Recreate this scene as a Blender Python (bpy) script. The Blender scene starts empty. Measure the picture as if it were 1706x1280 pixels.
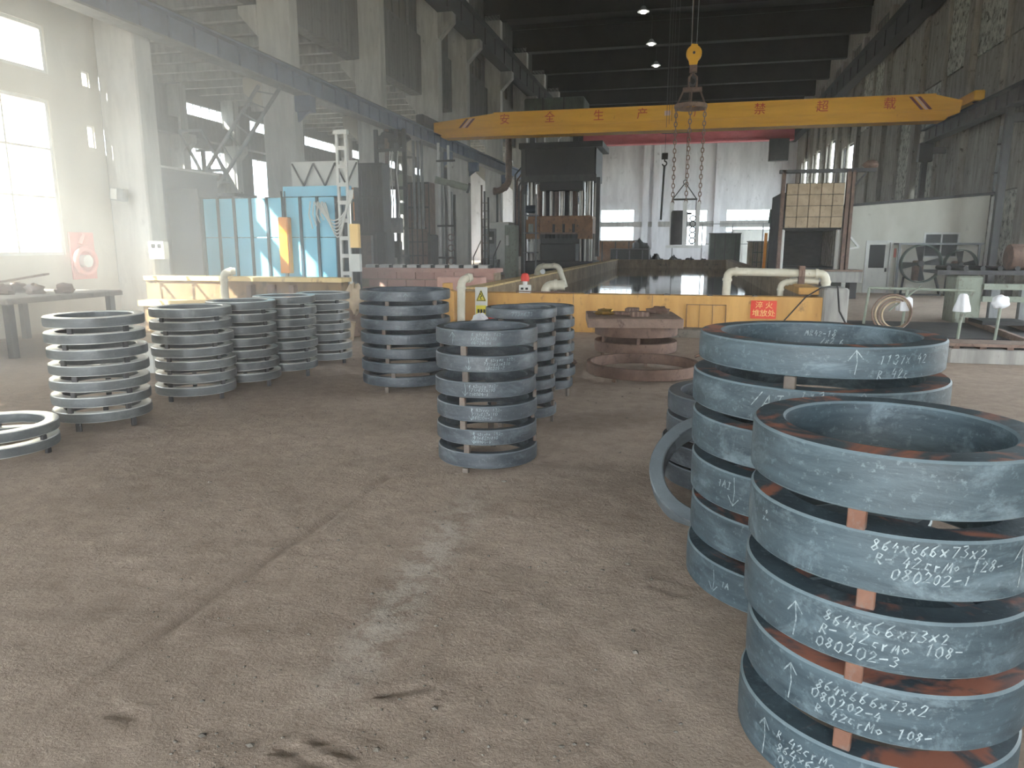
import bpy, math, random
import numpy as np
from mathutils import Vector, Matrix, Euler
random.seed(7)
rng = np.random.default_rng(7)
PI = math.pi
scn = bpy.context.scene
COL = scn.collection

# ------------------------------------------------------------------ camera
F_PX, PITCH, YAW, CAM_H = 1200.0, math.radians(10.896), math.radians(13.306), 1.6
cd = bpy.data.cameras.new('camera')
cd.sensor_fit = 'HORIZONTAL'; cd.sensor_width = 36.0
cd.lens = 36.0 * F_PX / 1706.0
cd.clip_start = 0.05; cd.clip_end = 600
cam = bpy.data.objects.new('camera', cd); COL.objects.link(cam)
cam.location = (0, 0, CAM_H)
cam.rotation_euler = (PI/2 - PITCH, 0, YAW)
scn.camera = cam

# ------------------------------------------------------------------ world, sun, exposure
w = bpy.data.worlds.new('sky'); scn.world = w; w.use_nodes = True
nt = w.node_tree; nt.nodes.clear()
wo = nt.nodes.new('ShaderNodeOutputWorld'); bg = nt.nodes.new('ShaderNodeBackground')
bg.inputs['Color'].default_value = (0.88, 0.95, 1.0, 1); bg.inputs['Strength'].default_value = 9.5
nt.links.new(bg.outputs[0], wo.inputs[0])
sd = bpy.data.lights.new('sun', 'SUN'); sd.energy = 32; sd.angle = math.radians(0.6); sd.color = (1.0, .93, .80)
sun = bpy.data.objects.new('sun', sd); COL.objects.link(sun)
sun.rotation_euler = Vector((.50, .65, -.57)).to_track_quat('-Z', 'Y').to_euler()
vs = scn.view_settings
vs.view_transform = 'Standard'; vs.look = 'None'; vs.gamma = 1.0; vs.exposure = 0.5; vs.use_curve_mapping = False
cy = scn.cycles
HAZE_0, HAZE_L = .003, .085      # haze density in the open hall, extra by the left wall
cy.use_denoising = True; cy.use_adaptive_sampling = True; cy.adaptive_threshold = .02
cy.max_bounces = 8; cy.diffuse_bounces = 5; cy.glossy_bounces = 4; cy.transparent_max_bounces = 16; cy.volume_bounces = 1
cy.caustics_reflective = False; cy.caustics_refractive = False
cy.sample_clamp_indirect = 6.0

# ------------------------------------------------------------------ materials
MATS = {}
def rgb(r, g, b):   # sRGB 0..255 -> linear
    f = lambda c: (c/255/12.92 if c/255 <= .04045 else ((c/255+.055)/1.055)**2.4)
    return (f(r), f(g), f(b), 1)
class NT:
    def __init__(s, name):
        s.m = bpy.data.materials.new(name); s.m.use_nodes = True; s.t = s.m.node_tree; s.t.nodes.clear()
        s.out = s.n('ShaderNodeOutputMaterial'); s.b = s.n('ShaderNodeBsdfPrincipled')
        s.l(s.b.outputs[0], s.out.inputs['Surface']); MATS[name] = s.m
    def n(s, t, **k):
        x = s.t.nodes.new(t)
        for a, v in k.items(): setattr(x, a, v)
        return x
    def l(s, a, b): s.t.links.new(a, b)
    def coord(s, scale=(1,1,1), rnd=True):
        tc = s.n('ShaderNodeTexCoord'); mp = s.n('ShaderNodeMapping'); mp.inputs['Scale'].default_value = scale
        if rnd:
            oi = s.n('ShaderNodeObjectInfo'); mu = s.n('ShaderNodeMath', operation='MULTIPLY'); mu.inputs[1].default_value = 57.3
            s.l(oi.outputs['Random'], mu.inputs[0]); ad = s.n('ShaderNodeVectorMath', operation='ADD')
            s.l(tc.outputs['Object'], mp.inputs['Vector']); s.l(mp.outputs[0], ad.inputs[0]); s.l(mu.outputs[0], ad.inputs[1]); return ad.outputs[0]
        s.l(tc.outputs['Object'], mp.inputs['Vector']); return mp.outputs[0]
    def noise(s, vec, scale=5, detail=6, rough=.6, dist=0):
        x = s.n('ShaderNodeTexNoise'); x.inputs['Scale'].default_value = scale; x.inputs['Detail'].default_value = detail
        x.inputs['Roughness'].default_value = rough; x.inputs['Distortion'].default_value = dist
        s.l(vec, x.inputs['Vector']); return x.outputs['Fac']
    def ramp(s, fac, stops):
        r = s.n('ShaderNodeValToRGB'); e = r.color_ramp.elements
        while len(e) < len(stops): e.new(.5)
        for i, (p, c) in enumerate(stops):
            e[i].position = p; e[i].color = c if len(c) == 4 else (*c, 1)
        s.l(fac, r.inputs[0]); return r.outputs[0]
    def mix(s, fac, a, b, mode='MIX'):
        x = s.n('ShaderNodeMix', data_type='RGBA', blend_type=mode)
        for i, v in ((0, fac), (6, a), (7, b)):
            if isinstance(v, (int, float)): x.inputs[i].default_value = v
            elif isinstance(v, tuple): x.inputs[i].default_value = v
            else: s.l(v, x.inputs[i])
        return x.outputs[2]
    def math(s, op, a, b=0.0):
        x = s.n('ShaderNodeMath', operation=op)
        for i, v in ((0, a), (1, b)):
            if isinstance(v, (int, float)): x.inputs[i].default_value = v
            else: s.l(v, x.inputs[i])
        return x.outputs[0]
    def bump(s, h, strength=.3, dist=.02):
        x = s.n('ShaderNodeBump'); x.inputs['Strength'].default_value = strength; x.inputs['Distance'].default_value = dist
        s.l(h, x.inputs['Height']); s.l(x.outputs[0], s.b.inputs['Normal'])
    def set(s, col=None, rough=None, metal=None, spec=None):
        for k, v in (('Base Color', col), ('Roughness', rough), ('Metallic', metal), ('Specular IOR Level', spec)):
            if v is None: continue
            if isinstance(v, (int, float)) or isinstance(v, tuple): s.b.inputs[k].default_value = v
            else: s.l(v, s.b.inputs[k])
W1 = (1,1,1,1); K0 = (0,0,0,1)
def worn(name, c1, c2, scale=3, rough=.75, stretch=(1,1,1), c3=None, c3amt=.62, metal=0, bump=.15, spec=.4):
    s = NT(name); v = s.coord(stretch)
    n1 = s.noise(v, scale, 7, .62, .3); col = s.ramp(n1, [(.33, c1), (.67, c2)])
    if c3:
        v2 = s.coord((1.3, 1.1, .9)); n2 = s.noise(v2, scale*2.3, 8, .7); k = s.ramp(n2, [(c3amt-.05, K0), (c3amt+.06, W1)])
        col = s.mix(k, col, c3)
    s.set(col, rough, metal, spec)
    if bump: s.bump(n1, bump, .02)
    return s
worn('concrete', rgb(132,130,126), rgb(176,174,168), 1.5, .9, (3,3,.5), rgb(110,107,103), .66, bump=.25)
worn('concrete_dark', rgb(76,74,72), rgb(116,114,110), 1.3, .9, (5,5,.25), rgb(56,54,52), .62, bump=.25)
worn('column_pale', rgb(170,168,163), rgb(200,198,192), 1.5, .9, (3,3,.5), rgb(140,137,132), .66, bump=.25)
worn('plaster', rgb(172,166,152), rgb(192,186,172), 1.1, .9, (1.5,1.5,.5), rgb(154,148,136), .68)
worn('plaster_right', rgb(120,115,107), rgb(156,150,141), 1.6, .9, (3,3,.5), rgb(84,76,71), .62, bump=.3)
worn('plaster_peeling', rgb(142,141,131), rgb(198,196,185), 2.2, .9, (1,1.4,1), rgb(92,89,83), .55, bump=.6)
worn('far_wall', rgb(212,212,216), rgb(238,238,242), .7, .9, (2,2,.4), rgb(188,188,192), .64)
worn('roof_dark', rgb(22,20,19), rgb(32,29,27), .8, .95, (1,1,1), rgb(24,22,22), .6)
worn('steel_dark', rgb(42,42,44), rgb(66,64,64), 4, .6, (1,1,.6), rgb(84,62,50), .68, spec=.5)
worn('steel_black', rgb(18,19,20), rgb(34,34,34), 4, .55, (1,1,.6), rgb(46,36,30), .7, spec=.5)
worn('steel_grey', rgb(104,106,108), rgb(140,142,142), 5, .55, (1,1,.5), rgb(110,92,80), .68)
worn('steel_blue', rgb(78,90,112), rgb(102,116,140), 2, .6, (1,1,1), rgb(74,62,56), .7)
worn('chrome', rgb(120,116,110), rgb(156,152,146), 3, .28, (1,1,.3), None, metal=1, bump=0)
worn('pale_metal', rgb(188,188,184), rgb(212,212,208), 4, .5, (1,1,.6), rgb(150,138,126), .7)
worn('crane_yellow', rgb(214,156,36), rgb(234,178,50), 1.2, .5, (.3,1,2.5), rgb(176,118,30), .68, bump=.05, spec=.3)
worn('wall_yellow', rgb(192,146,82), rgb(214,168,100), 1.6, .8, (2.5,2.5,.5), rgb(150,116,72), .64)
worn('basin_brown', rgb(124,100,70), rgb(156,128,92), 1.8, .85, (2,2,.6), rgb(98,78,58), .58)
worn('wall_cream', rgb(214,186,128), rgb(232,206,150), 1.6, .8, (1.5,1.5,1), rgb(160,126,92), .62)
worn('tank_inside', rgb(128,106,82), rgb(170,146,114), 1.8, .8, (2,1,.7), rgb(92,80,64), .6)
worn('crane_red', rgb(182,92,98), rgb(206,118,124), 1.5, .6, (.4,1,1), rgb(140,70,74), .66)
worn('rust', rgb(92,72,62), rgb(124,99,86), 4, .7, (1,1,1), rgb(68,53,47), .6)
worn('rust_light', rgb(114,94,83), rgb(146,123,109), 4, .7, (1,1,1), rgb(88,66,56), .62)
worn('press_brown', rgb(136,96,62), rgb(168,122,82), 2, .6, (1,1,1), rgb(70,52,42), .6)
worn('blue_paint', rgb(112,186,214), rgb(134,204,228), 1.2, .5, (1,1,.6), rgb(84,146,176), .72, bump=.03)
worn('blue_post', rgb(30,50,62), rgb(44,66,80), 3, .6)
worn('grey_sheet', rgb(118,120,124), rgb(138,140,144), 1, .6, (.4,.4,2))
worn('orange_paint', rgb(226,136,28), rgb(240,160,44), 2, .45, (1,1,.5), rgb(200,112,30), .72, bump=.03)
worn('white_paint', rgb(200,200,194), rgb(220,220,214), 1.5, .7, (1,1,.5), rgb(176,174,166), .7)
worn('room_white', rgb(186,184,172), rgb(208,206,196), 1, .85, (1,1,.5), rgb(160,156,146), .68)
worn('pvc', rgb(190,184,164), rgb(212,206,188), 4, .5, (1,1,1), rgb(140,118,92), .66)
worn('pink_brick', rgb(188,144,132), rgb(206,168,154), 3, .85, (1,1,1), rgb(150,116,104), .64)
worn('firebrick', rgb(150,132,108), rgb(176,156,130), 3, .9, (1,1,1), rgb(124,104,84), .62)
worn('stone', rgb(112,106,98), rgb(140,132,122), 4, .9, (1,1,1), rgb(88,82,76), .6, bump=.5)
worn('cloth_tan', rgb(170,150,124), rgb(196,178,152), 6, .95)
worn('cloth_white', rgb(214,214,216), rgb(236,236,238), 6, .9)
worn('rubber', rgb(34,34,34), rgb(52,50,48), 5, .7)
worn('red_paint', rgb(196,54,44), rgb(214,72,58), 4, .6)
worn('red_faded', rgb(206,128,116), rgb(220,148,136), 4, .7)
worn('green_dark', rgb(60,72,64), rgb(84,96,86), 3, .6, (1,1,.5), rgb(70,64,54), .62)
worn('green_pale', rgb(126,132,118), rgb(148,154,140), 3, .6, (1,1,.5), rgb(104,98,88), .6)
worn('sign_yellow', rgb(214,200,60), rgb(224,210,74), 4, .6, bump=0)
worn('sign_red', rgb(214,66,48), rgb(226,80,60), 3, .7, bump=0)
worn('sign_gold', rgb(238,196,120), rgb(246,210,140), 3, .7, bump=0)
worn('letter_red', rgb(176,60,24), rgb(192,74,30), 3, .7, bump=0)
worn('letter_black', rgb(30,30,30), rgb(40,40,40), 3, .7, bump=0)
worn('stripe_maroon', rgb(92,44,42), rgb(112,58,54), 3, .6, bump=0)
worn('stripe_pale', rgb(208,176,150), rgb(220,190,164), 3, .6, bump=0)
worn('brass', rgb(150,120,60), rgb(176,142,76), 6, .4, metal=.6)
worn('cavity', rgb(34,34,36), rgb(54,53,53), 3, .85)
worn('steel_spacer', rgb(80,72,66), rgb(110,100,91), 7, .6, (1,1,1), rgb(104,76,60), .6)
worn('rust_orange', rgb(100,68,54), rgb(126,92,76), 6, .7, (1,1,1), rgb(110,94,86), .56)
worn('outside_wall', rgb(200,198,190), rgb(216,214,206), .3, .9)
worn('outside_ground', rgb(150,150,140), rgb(176,176,166), .2, .9)
worn('lamp_metal', rgb(150,152,152), rgb(170,172,172), 3, .5)
# ring mill scale (blue grey, chalky patches, rust breaking through on the flat faces)
def ring_mat(name, c1, c2, chalk, rust, rough, rust_lo, bmp=.22, face=None):
    s = NT(name); v = s.coord((1,1,5)); vb = s.coord((1.2,1.2,2.2)); vf = s.coord((1,1,1))
    n1 = s.noise(v, 4.5, 9, .68, .4); col = s.ramp(n1, [(.30, c1), (.70, c2)])
    n2 = s.noise(vb, 3.2, 10, .74, .6); k = s.ramp(n2, [(.52, K0), (.66, W1)])
    col = s.mix(s.math('MULTIPLY', k, .55), col, chalk)
    n5 = s.noise(vf, 46, 5, .7); col = s.mix(s.math('MULTIPLY', s.ramp(n5, [(.57, K0), (.68, W1)]), .45), col, chalk)
    geo = s.n('ShaderNodeNewGeometry'); sp = s.n('ShaderNodeSeparateXYZ'); s.l(geo.outputs['True Normal'], sp.inputs[0])
    top = s.math('GREATER_THAN', sp.outputs['Z'], .85)
    n3 = s.noise(vf, 3.4, 4, .6, .8); k3 = s.ramp(n3, [(rust_lo, K0), (rust_lo+.09, W1)])
    col = s.mix(s.math('MULTIPLY', s.math('MULTIPLY', k3, top), .85), col, rust)
    az_ = s.math('ABSOLUTE', sp.outputs['Z']); edge = s.math('MULTIPLY', s.math('GREATER_THAN', az_, .3), s.math('LESS_THAN', az_, .9))   # pale worn arrises, the edge highlight painted in
    col = s.mix(s.math('MULTIPLY', edge, s.math('ADD', .35, s.math('MULTIPLY', n2, .5))), col, chalk)
    if face:                                  # end faces smoother, and near white to paint in the window glint
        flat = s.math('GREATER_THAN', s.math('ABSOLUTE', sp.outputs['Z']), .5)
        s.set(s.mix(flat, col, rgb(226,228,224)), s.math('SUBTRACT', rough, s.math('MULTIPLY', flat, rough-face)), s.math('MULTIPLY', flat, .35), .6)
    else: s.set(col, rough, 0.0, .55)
    n4 = s.noise(vf, 60, 4, .6); s.bump(s.math('ADD', n1, s.math('MULTIPLY', n4, .25)), bmp, .01)
ring_mat('ring_scale', rgb(40,53,60), rgb(76,92,100), rgb(122,138,145), rgb(176,112,88), .5, .53)
ring_mat('ring_grey', rgb(46,51,56), rgb(78,84,90), rgb(114,122,126), rgb(104,84,74), .42, .62)
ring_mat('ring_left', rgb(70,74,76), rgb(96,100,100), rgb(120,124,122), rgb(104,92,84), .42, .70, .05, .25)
s = NT('chalk'); v = s.coord((1,1,1)); s.set(s.ramp(s.noise(v, 55, 4, .7), [(.32, rgb(84,98,103)), (.66, rgb(166,178,181))]), .95)
# earth floor: dust, a darker streak by the centre stacks, wheel ruts (their own shape on the ground)
s = NT('earth'); v = s.coord((1,1,1), False)
n1 = s.noise(v, .55, 8, .6, .3); n2 = s.noise(v, 7, 9, .7, .2); n3 = s.noise(v, 60, 6, .75)
col = s.ramp(n1, [(.28, rgb(150,132,118)), (.5, rgb(173,155,140)), (.74, rgb(188,170,154))])
col = s.mix(.42, col, s.ramp(n2, [(.28, rgb(130,113,100)), (.7, rgb(199,181,164))]))
col = s.mix(s.math('MULTIPLY', s.ramp(n3, [(.54, K0), (.70, W1)]), .5), col, rgb(112,98,86))
col = s.mix(s.math('MULTIPLY', s.ramp(n3, [(.30, W1), (.40, K0)]), .35), col, rgb(186,174,160))
def line_mask(s, p, q, wid, soft):      # 1 near the ground line p-q
    tc = s.n('ShaderNodeTexCoord'); sp = s.n('ShaderNodeSeparateXYZ'); s.l(tc.outputs['Object'], sp.inputs[0])
    dx, dy = q[0]-p[0], q[1]-p[1]; L = math.hypot(dx, dy); nx, ny = -dy/L, dx/L
    d = s.math('ADD', s.math('MULTIPLY', sp.outputs[0], nx), s.math('MULTIPLY', sp.outputs[1], ny))
    d = s.math('ABSOLUTE', s.math('SUBTRACT', d, p[0]*nx+p[1]*ny))
    d = s.math('ADD', d, s.math('MULTIPLY', s.math('SUBTRACT', n2, .5), wid*1.6))
    t = s.math('ADD', s.math('MULTIPLY', sp.outputs[0], dx/L), s.math('MULTIPLY', sp.outputs[1], dy/L)); t0 = (p[0]*dx+p[1]*dy)/L
    mr = s.n('ShaderNodeMapRange'); mr.inputs[1].default_value = wid; mr.inputs[2].default_value = wid+soft; mr.inputs[3].default_value = 1; mr.inputs[4].default_value = 0; s.l(d, mr.inputs[0])
    a = s.n('ShaderNodeMapRange'); a.inputs[1].default_value = t0-.4; a.inputs[2].default_value = t0+.3; s.l(t, a.inputs[0])
    b = s.n('ShaderNodeMapRange'); b.inputs[1].default_value = t0+L-.3; b.inputs[2].default_value = t0+L+.5; b.inputs[3].default_value = 1; b.inputs[4].default_value = 0; s.l(t, b.inputs[0])
    return s.math('MULTIPLY', s.math('MULTIPLY', mr.outputs[0], a.outputs[0]), b.outputs[0])
RUT = ((-2.12, 1.75), (-1.97, 4.6)); PALE = ((-1.18, 2.3), (-1.27, 4.1))
col = s.mix(s.math('MULTIPLY', s.math('MULTIPLY', line_mask(s, *RUT, .006, .05), s.ramp(n2, [(.40, K0), (.62, W1)])), .35), col, rgb(84,72,62))
pale = s.math('MULTIPLY', line_mask(s, *PALE, .05, .14), s.ramp(n2, [(.42, K0), (.56, W1)]))
col = s.mix(s.math('MULTIPLY', pale, .7), col, rgb(196,186,174))
col = s.mix(s.math('MULTIPLY', line_mask(s, (-1.0,6.3), (-.2,6.9), .12, .3), .4), col, rgb(90,70,60))  # darker brown streak right of the centre stacks
s.set(col, .92, 0, .25); n4 = s.noise(v, 24, 8, .72, .6); s.bump(s.math('ADD', n2, s.math('MULTIPLY', s.math('ADD', n4, n3), .35)), .75, .03)
# water
s = NT('water'); v = s.coord((1,1,1), False); s.set(rgb(40,38,34), .05, 0, .6); s.bump(s.noise(v, 1.2, 3, .5), .05, .05)
# window glass: dusty pane that lets the daylight through
s = NT('pane_glass'); tr = s.n('ShaderNodeBsdfTransparent'); tr.inputs[0].default_value = (.92,.95,.96,1)
mx = s.n('ShaderNodeMixShader'); mx.inputs[0].default_value = .09; s.set(rgb(200,204,204), .35)
s.l(tr.outputs[0], mx.inputs[1]); s.l(s.b.outputs[0], mx.inputs[2]); s.l(mx.outputs[0], s.out.inputs['Surface'])
s = NT('dirty_glass'); tr = s.n('ShaderNodeBsdfTransparent'); tr.inputs[0].default_value = (.10,.095,.085,1)
mx = s.n('ShaderNodeMixShader'); mx.inputs[0].default_value = .6; s.set(rgb(120,112,102), .6)
s.l(tr.outputs[0], mx.inputs[1]); s.l(s.b.outputs[0], mx.inputs[2]); s.l(mx.outputs[0], s.out.inputs['Surface'])
s = NT('dark_glass'); s.set(rgb(34,36,38), .45, 0, .3)
s = NT('lamp_glow'); s.set(rgb(255,250,240), .4); s.b.inputs['Emission Color'].default_value = (1,.97,.9,1); s.b.inputs['Emission Strength'].default_value = 6

# ------------------------------------------------------------------ mesh helpers
class MB:
    def __init__(s): s.v = []; s.f = []
    def add(s, vs, fs):
        k = len(s.v); s.v += [tuple(p) for p in vs]; s.f += [tuple(i+k for i in f) for f in fs]; return s
    def box(s, x0, x1, y0, y1, z0, z1):
        return s.add([(x0,y0,z0),(x1,y0,z0),(x1,y1,z0),(x0,y1,z0),(x0,y0,z1),(x1,y0,z1),(x1,y1,z1),(x0,y1,z1)],
                     [(0,3,2,1),(4,5,6,7),(0,1,5,4),(1,2,6,5),(2,3,7,6),(3,0,4,7)])
    def cham(s, x0, x1, y0, y1, z0, z1, c):     # box with chamfered upright and top edges
        ring = lambda d, z: [(x0+c+d,y0+d,z),(x1-c-d,y0+d,z),(x1-d,y0+c+d,z),(x1-d,y1-c-d,z),(x1-c-d,y1-d,z),(x0+c+d,y1-d,z),(x0+d,y1-c-d,z),(x0+d,y0+c+d,z)]
        vs = ring(0,z0)+ring(0,z1-c)+ring(c*.8,z1)
        fs = [tuple(range(7,-1,-1)), tuple(range(16,24))]
        for r in (0,8):
            for i in range(8): fs.append((r+i, r+(i+1)%8, r+8+(i+1)%8, r+8+i))
        return s.add(vs, fs)
    def bar(s, p, q, w=.05, h=None):
        p, q = Vector(p), Vector(q); h = h or w; d = (q-p).normalized()
        a = Vector((0,0,1)) if abs(d.z) < .95 else Vector((0,1,0)); u = d.cross(a).normalized(); t = u.cross(d).normalized()
        vs = [b+u*sx*w/2+t*sz*h/2 for b in (p,q) for sx,sz in ((-1,-1),(1,-1),(1,1),(-1,1))]
        return s.add(vs, [(0,1,2,3),(7,6,5,4),(0,4,5,1),(1,5,6,2),(2,6,7,3),(3,7,4,0)])
    def cyl(s, p, q, r, n=14, r2=None):
        p, q = Vector(p), Vector(q); r2 = r if r2 is None else r2; d = (q-p).normalized()
        a = Vector((0,0,1)) if abs(d.z) < .95 else Vector((1,0,0)); u = d.cross(a).normalized(); t = u.cross(d)
        vs = [b+(u*math.cos(2*PI*i/n)+t*math.sin(2*PI*i/n))*rr for b,rr in ((p,r),(q,r2)) for i in range(n)]
        return s.add(vs, [(i,(i+1)%n,n+(i+1)%n,n+i) for i in range(n)]+[tuple(range(n-1,-1,-1)), tuple(range(n,2*n))])
    def tube(s, pts, r, n=8, closed=False):
        P = [Vector(p) for p in pts]; m = len(P); rings = []
        prev = None
        for i in range(m):
            a = P[(i-1)%m] if (closed or i) else P[0]; b = P[(i+1)%m] if (closed or i < m-1) else P[-1]
            d = (b-a).normalized()
            if prev is None:
                ax = Vector((0,0,1)) if abs(d.z) < .9 else Vector((1,0,0)); u = d.cross(ax).normalized()
            else: u = (prev-d*prev.dot(d)).normalized()
            prev = u; t = d.cross(u)
            rings.append([P[i]+(u*math.cos(2*PI*k/n)+t*math.sin(2*PI*k/n))*r for k in range(n)])
        vs = [v for R in rings for v in R]; fs = []
        for i in range(m if closed else m-1):
            a, b = i*n, ((i+1)%m)*n
            fs += [(a+k, a+(k+1)%n, b+(k+1)%n, b+k) for k in range(n)]
        if not closed: fs += [tuple(range(n-1,-1,-1)), tuple((m-1)*n+k for k in range(n))]
        return s.add(vs, fs)
    def lathe(s, prof, n=48, c=(0,0,0), closed=True, wob=None):
        m = len(prof); vs = []
        for i in range(n):
            a = 2*PI*i/n
            for r, z in prof:
                rr = r*(1+(wob(a, z) if wob else 0)); vs.append((c[0]+rr*math.cos(a), c[1]+rr*math.sin(a), c[2]+z))
        fs = []
        for i in range(n):
            j = (i+1) % n
            for k in range(m if closed else m-1):
                l = (k+1) % m; fs.append((i*m+k, j*m+k, j*m+l, i*m+l))
        return s.add(vs, fs)
    def prism(s, poly, axis, a, b):     # poly in the two other axes, extruded along axis
        def p3(u, v, t): return {'x': (t,u,v), 'y': (u,t,v), 'z': (u,v,t)}[axis]
        n = len(poly); vs = [p3(u,v,a) for u,v in poly]+[p3(u,v,b) for u,v in poly]
        return s.add(vs, [(i,(i+1)%n,n+(i+1)%n,n+i) for i in range(n)]+[tuple(range(n-1,-1,-1)), tuple(range(n,2*n))])
    def torus(s, c, R, r, axis='z', n=28, m=8):
        pts = []
        for i in range(n):
            a = 2*PI*i/n; u, v = R*math.cos(a), R*math.sin(a)
            pts.append({'z': (c[0]+u,c[1]+v,c[2]), 'y': (c[0]+u,c[1],c[2]+v), 'x': (c[0],c[1]+u,c[2]+v)}[axis])
        return s.tube(pts, r, m, True)
    def rot(s, M):
        s.v = [tuple(M @ Vector(p)) for p in s.v]; return s
def wloc(o):
    l = Vector((0,0,0))
    while o: l += o.location; o = o.parent
    return l
def link(name, mesh, parent=None, loc=None):
    o = bpy.data.objects.new(name, mesh); COL.objects.link(o)
    if parent: o.parent = parent
    if loc is not None: o.location = loc
    return o
def mesh_of(name, mb, mat, smooth=None, off=(0,0,0)):
    me = bpy.data.meshes.new(name)
    me.from_pydata([(x-off[0],y-off[1],z-off[2]) for x,y,z in mb.v], [], mb.f)
    import bmesh
    bm = bmesh.new(); bm.from_mesh(me); bmesh.ops.recalc_face_normals(bm, faces=bm.faces); bm.to_mesh(me); bm.free()
    me.materials.append(MATS[mat])
    if smooth:
        me.polygons.foreach_set('use_smooth', [True]*len(me.polygons)); me.set_sharp_from_angle(angle=math.radians(smooth))
    me.update(); return me
def part(name, mb, mat, parent, smooth=35):        # mesh given in world coordinates, hung under its thing
    return link(name, mesh_of(name, mb, mat, smooth, wloc(parent)), parent)
def tag(o, label=None, cat=None, group=None, kind=None):
    for k, v in (('label', label), ('category', cat), ('group', group), ('kind', kind)):
        if v: o[k] = v
    return o
def thing(name, label, cat, loc=(0,0,0), group=None):
    o = bpy.data.objects.new(name, None); COL.objects.link(o); o.location = loc; o.empty_display_size = .1
    return tag(o, label, cat, group)
def solid(name, mb, mat, label, cat, loc=None, group=None, kind=None, smooth=35):      # a thing that is one mesh
    loc = loc or (0,0,0)
    return tag(link(name, mesh_of(name, mb, mat, smooth, loc), None, loc), label, cat, group, kind)
def struct(name, mb, mat, parent=None, smooth=None, label=None):
    o = link(name, mesh_of(name, mb, mat, smooth), parent)
    if not parent: o['kind'] = 'structure'
    if label: o['label'] = label
    return o
def semp(name, loc=(0,0,0), label=None):
    o = bpy.data.objects.new(name, None); COL.objects.link(o); o.location = loc; o['kind'] = 'structure'
    if label: o['label'] = label
    return o
def text_mesh(txt, size, depth=.004):      # flat lettering in the XZ plane, centred, facing -Y
    cu = bpy.data.curves.new('lettering', 'FONT'); cu.body = txt; cu.size = size; cu.align_x = 'CENTER'; cu.align_y = 'CENTER'; cu.extrude = depth; cu.resolution_u = 3
    o = bpy.data.objects.new('lettering', cu); COL.objects.link(o)
    dg = bpy.context.evaluated_depsgraph_get(); me = bpy.data.meshes.new_from_object(o.evaluated_get(dg))
    bpy.data.objects.remove(o)
    me.transform(Matrix.Rotation(PI/2, 4, 'X')); return me
def lettering(name, txt, size, loc, mat, parent):
    me = text_mesh(txt, size); me.materials.clear(); me.materials.append(MATS[mat])
    return link(name, me, parent, Vector(loc)-wloc(parent))

# ------------------------------------------------------------------ the setting
def axis_wall(mb, fixed, t, u0, u1, z0, z1, holes, axis):
    us = sorted({u0,u1,*[h[0] for h in holes],*[h[1] for h in holes]}); zs = sorted({z0,z1,*[h[2] for h in holes],*[h[3] for h in holes]})
    for a, b in zip(us, us[1:]):
        run = None
        for c, d in list(zip(zs, zs[1:]))+[(None,None)]:
            solidc = c is not None and not any(h[0] <= a and b <= h[1] and h[2] <= c and d <= h[3] for h in holes)
            if solidc: run = (run[0], d) if run else (c, d)
            elif run:
                if axis == 'x': mb.box(fixed, fixed+t, a, b, *run)
                else: mb.box(a, b, fixed, fixed+t, *run)
                run = None
    return mb
WIN = [0]
def window(axis, fixed, u0, u1, z0, z1, cols, rows, label, fr=.06, mat='pale_metal', bars=.035, glass='pane_glass'):
    WIN[0] += 1; W = semp('window_%d' % WIN[0], (fixed,u0,z0) if axis == 'x' else (u0,fixed,z0), label)
    d = .05
    def bx(mb, a, b, c, e, k=d):
        return mb.box(fixed-k/2, fixed+k/2, a, b, c, e) if axis == 'x' else mb.box(a, b, fixed-k/2, fixed+k/2, c, e)
    m = MB(); bx(m,u0,u0+fr,z0,z1); bx(m,u1-fr,u1,z0,z1); bx(m,u0+fr,u1-fr,z0,z0+fr); bx(m,u0+fr,u1-fr,z1-fr,z1)
    part('window_frame', m, mat, W, None)
    us = [u0+(u1-u0)*i/cols for i in range(cols+1)]; zs = rows if isinstance(rows, list) else [z0+(z1-z0)*i/rows for i in range(rows+1)]
    m = MB()
    for u in us[1:-1]: bx(m, u-bars/2, u+bars/2, z0+fr, z1-fr, .04)
    for z in zs[1:-1]: bx(m, u0+fr, u1-fr, z-bars/2, z+bars/2, .038)
    if m.v: part('glazing_bars', m, mat, W, None)
    for a, b in zip(us, us[1:]):
        for c, e in zip(zs, zs[1:]):
            part('pane', bx(MB(), a+.01, b-.01, c+.01, e-.01, .006), glass, W, None)
    return W
# floor: an uneven earth surface
def grid_axis(segs):
    out = []
    for a, b, st in segs: out += list(np.arange(a, b-1e-6, st))
    return np.array(out+[segs[-1][1]])
gx = grid_axis([(-24,-8,1.0),(-8,-3.2,.1),(-3.2,1.8,.035),(1.8,5,.1),(5,10,1.0)])
gy = grid_axis([(-9,0,.8),(0,1.6,.1),(1.6,5.6,.035),(5.6,11,.08),(11,20,.6),(20,76,4)])
def vnoise(X, Y, sc, seed):
    r = np.random.default_rng(seed); N = 256; T = r.random((N,N)); x = X*sc+1000; y = Y*sc+1000
    i = np.floor(x).astype(int); j = np.floor(y).astype(int); fx = x-i; fy = y-j; fx = fx*fx*(3-2*fx); fy = fy*fy*(3-2*fy)
    g = lambda a, b: T[a % N, b % N]
    return (g(i,j)*(1-fx)+g(i+1,j)*fx)*(1-fy)+(g(i,j+1)*(1-fx)+g(i+1,j+1)*fx)*fy-.5
GX, GY = np.meshgrid(gx, gy)
def ldist(p, q):
    p = np.array(p); q = np.array(q); L = np.linalg.norm(q-p); d = (q-p)/L
    t = np.clip((GX-p[0])*d[0]+(GY-p[1])*d[1], 0, L); return np.hypot(GX-p[0]-t*d[0], GY-p[1]-t*d[1])
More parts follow.
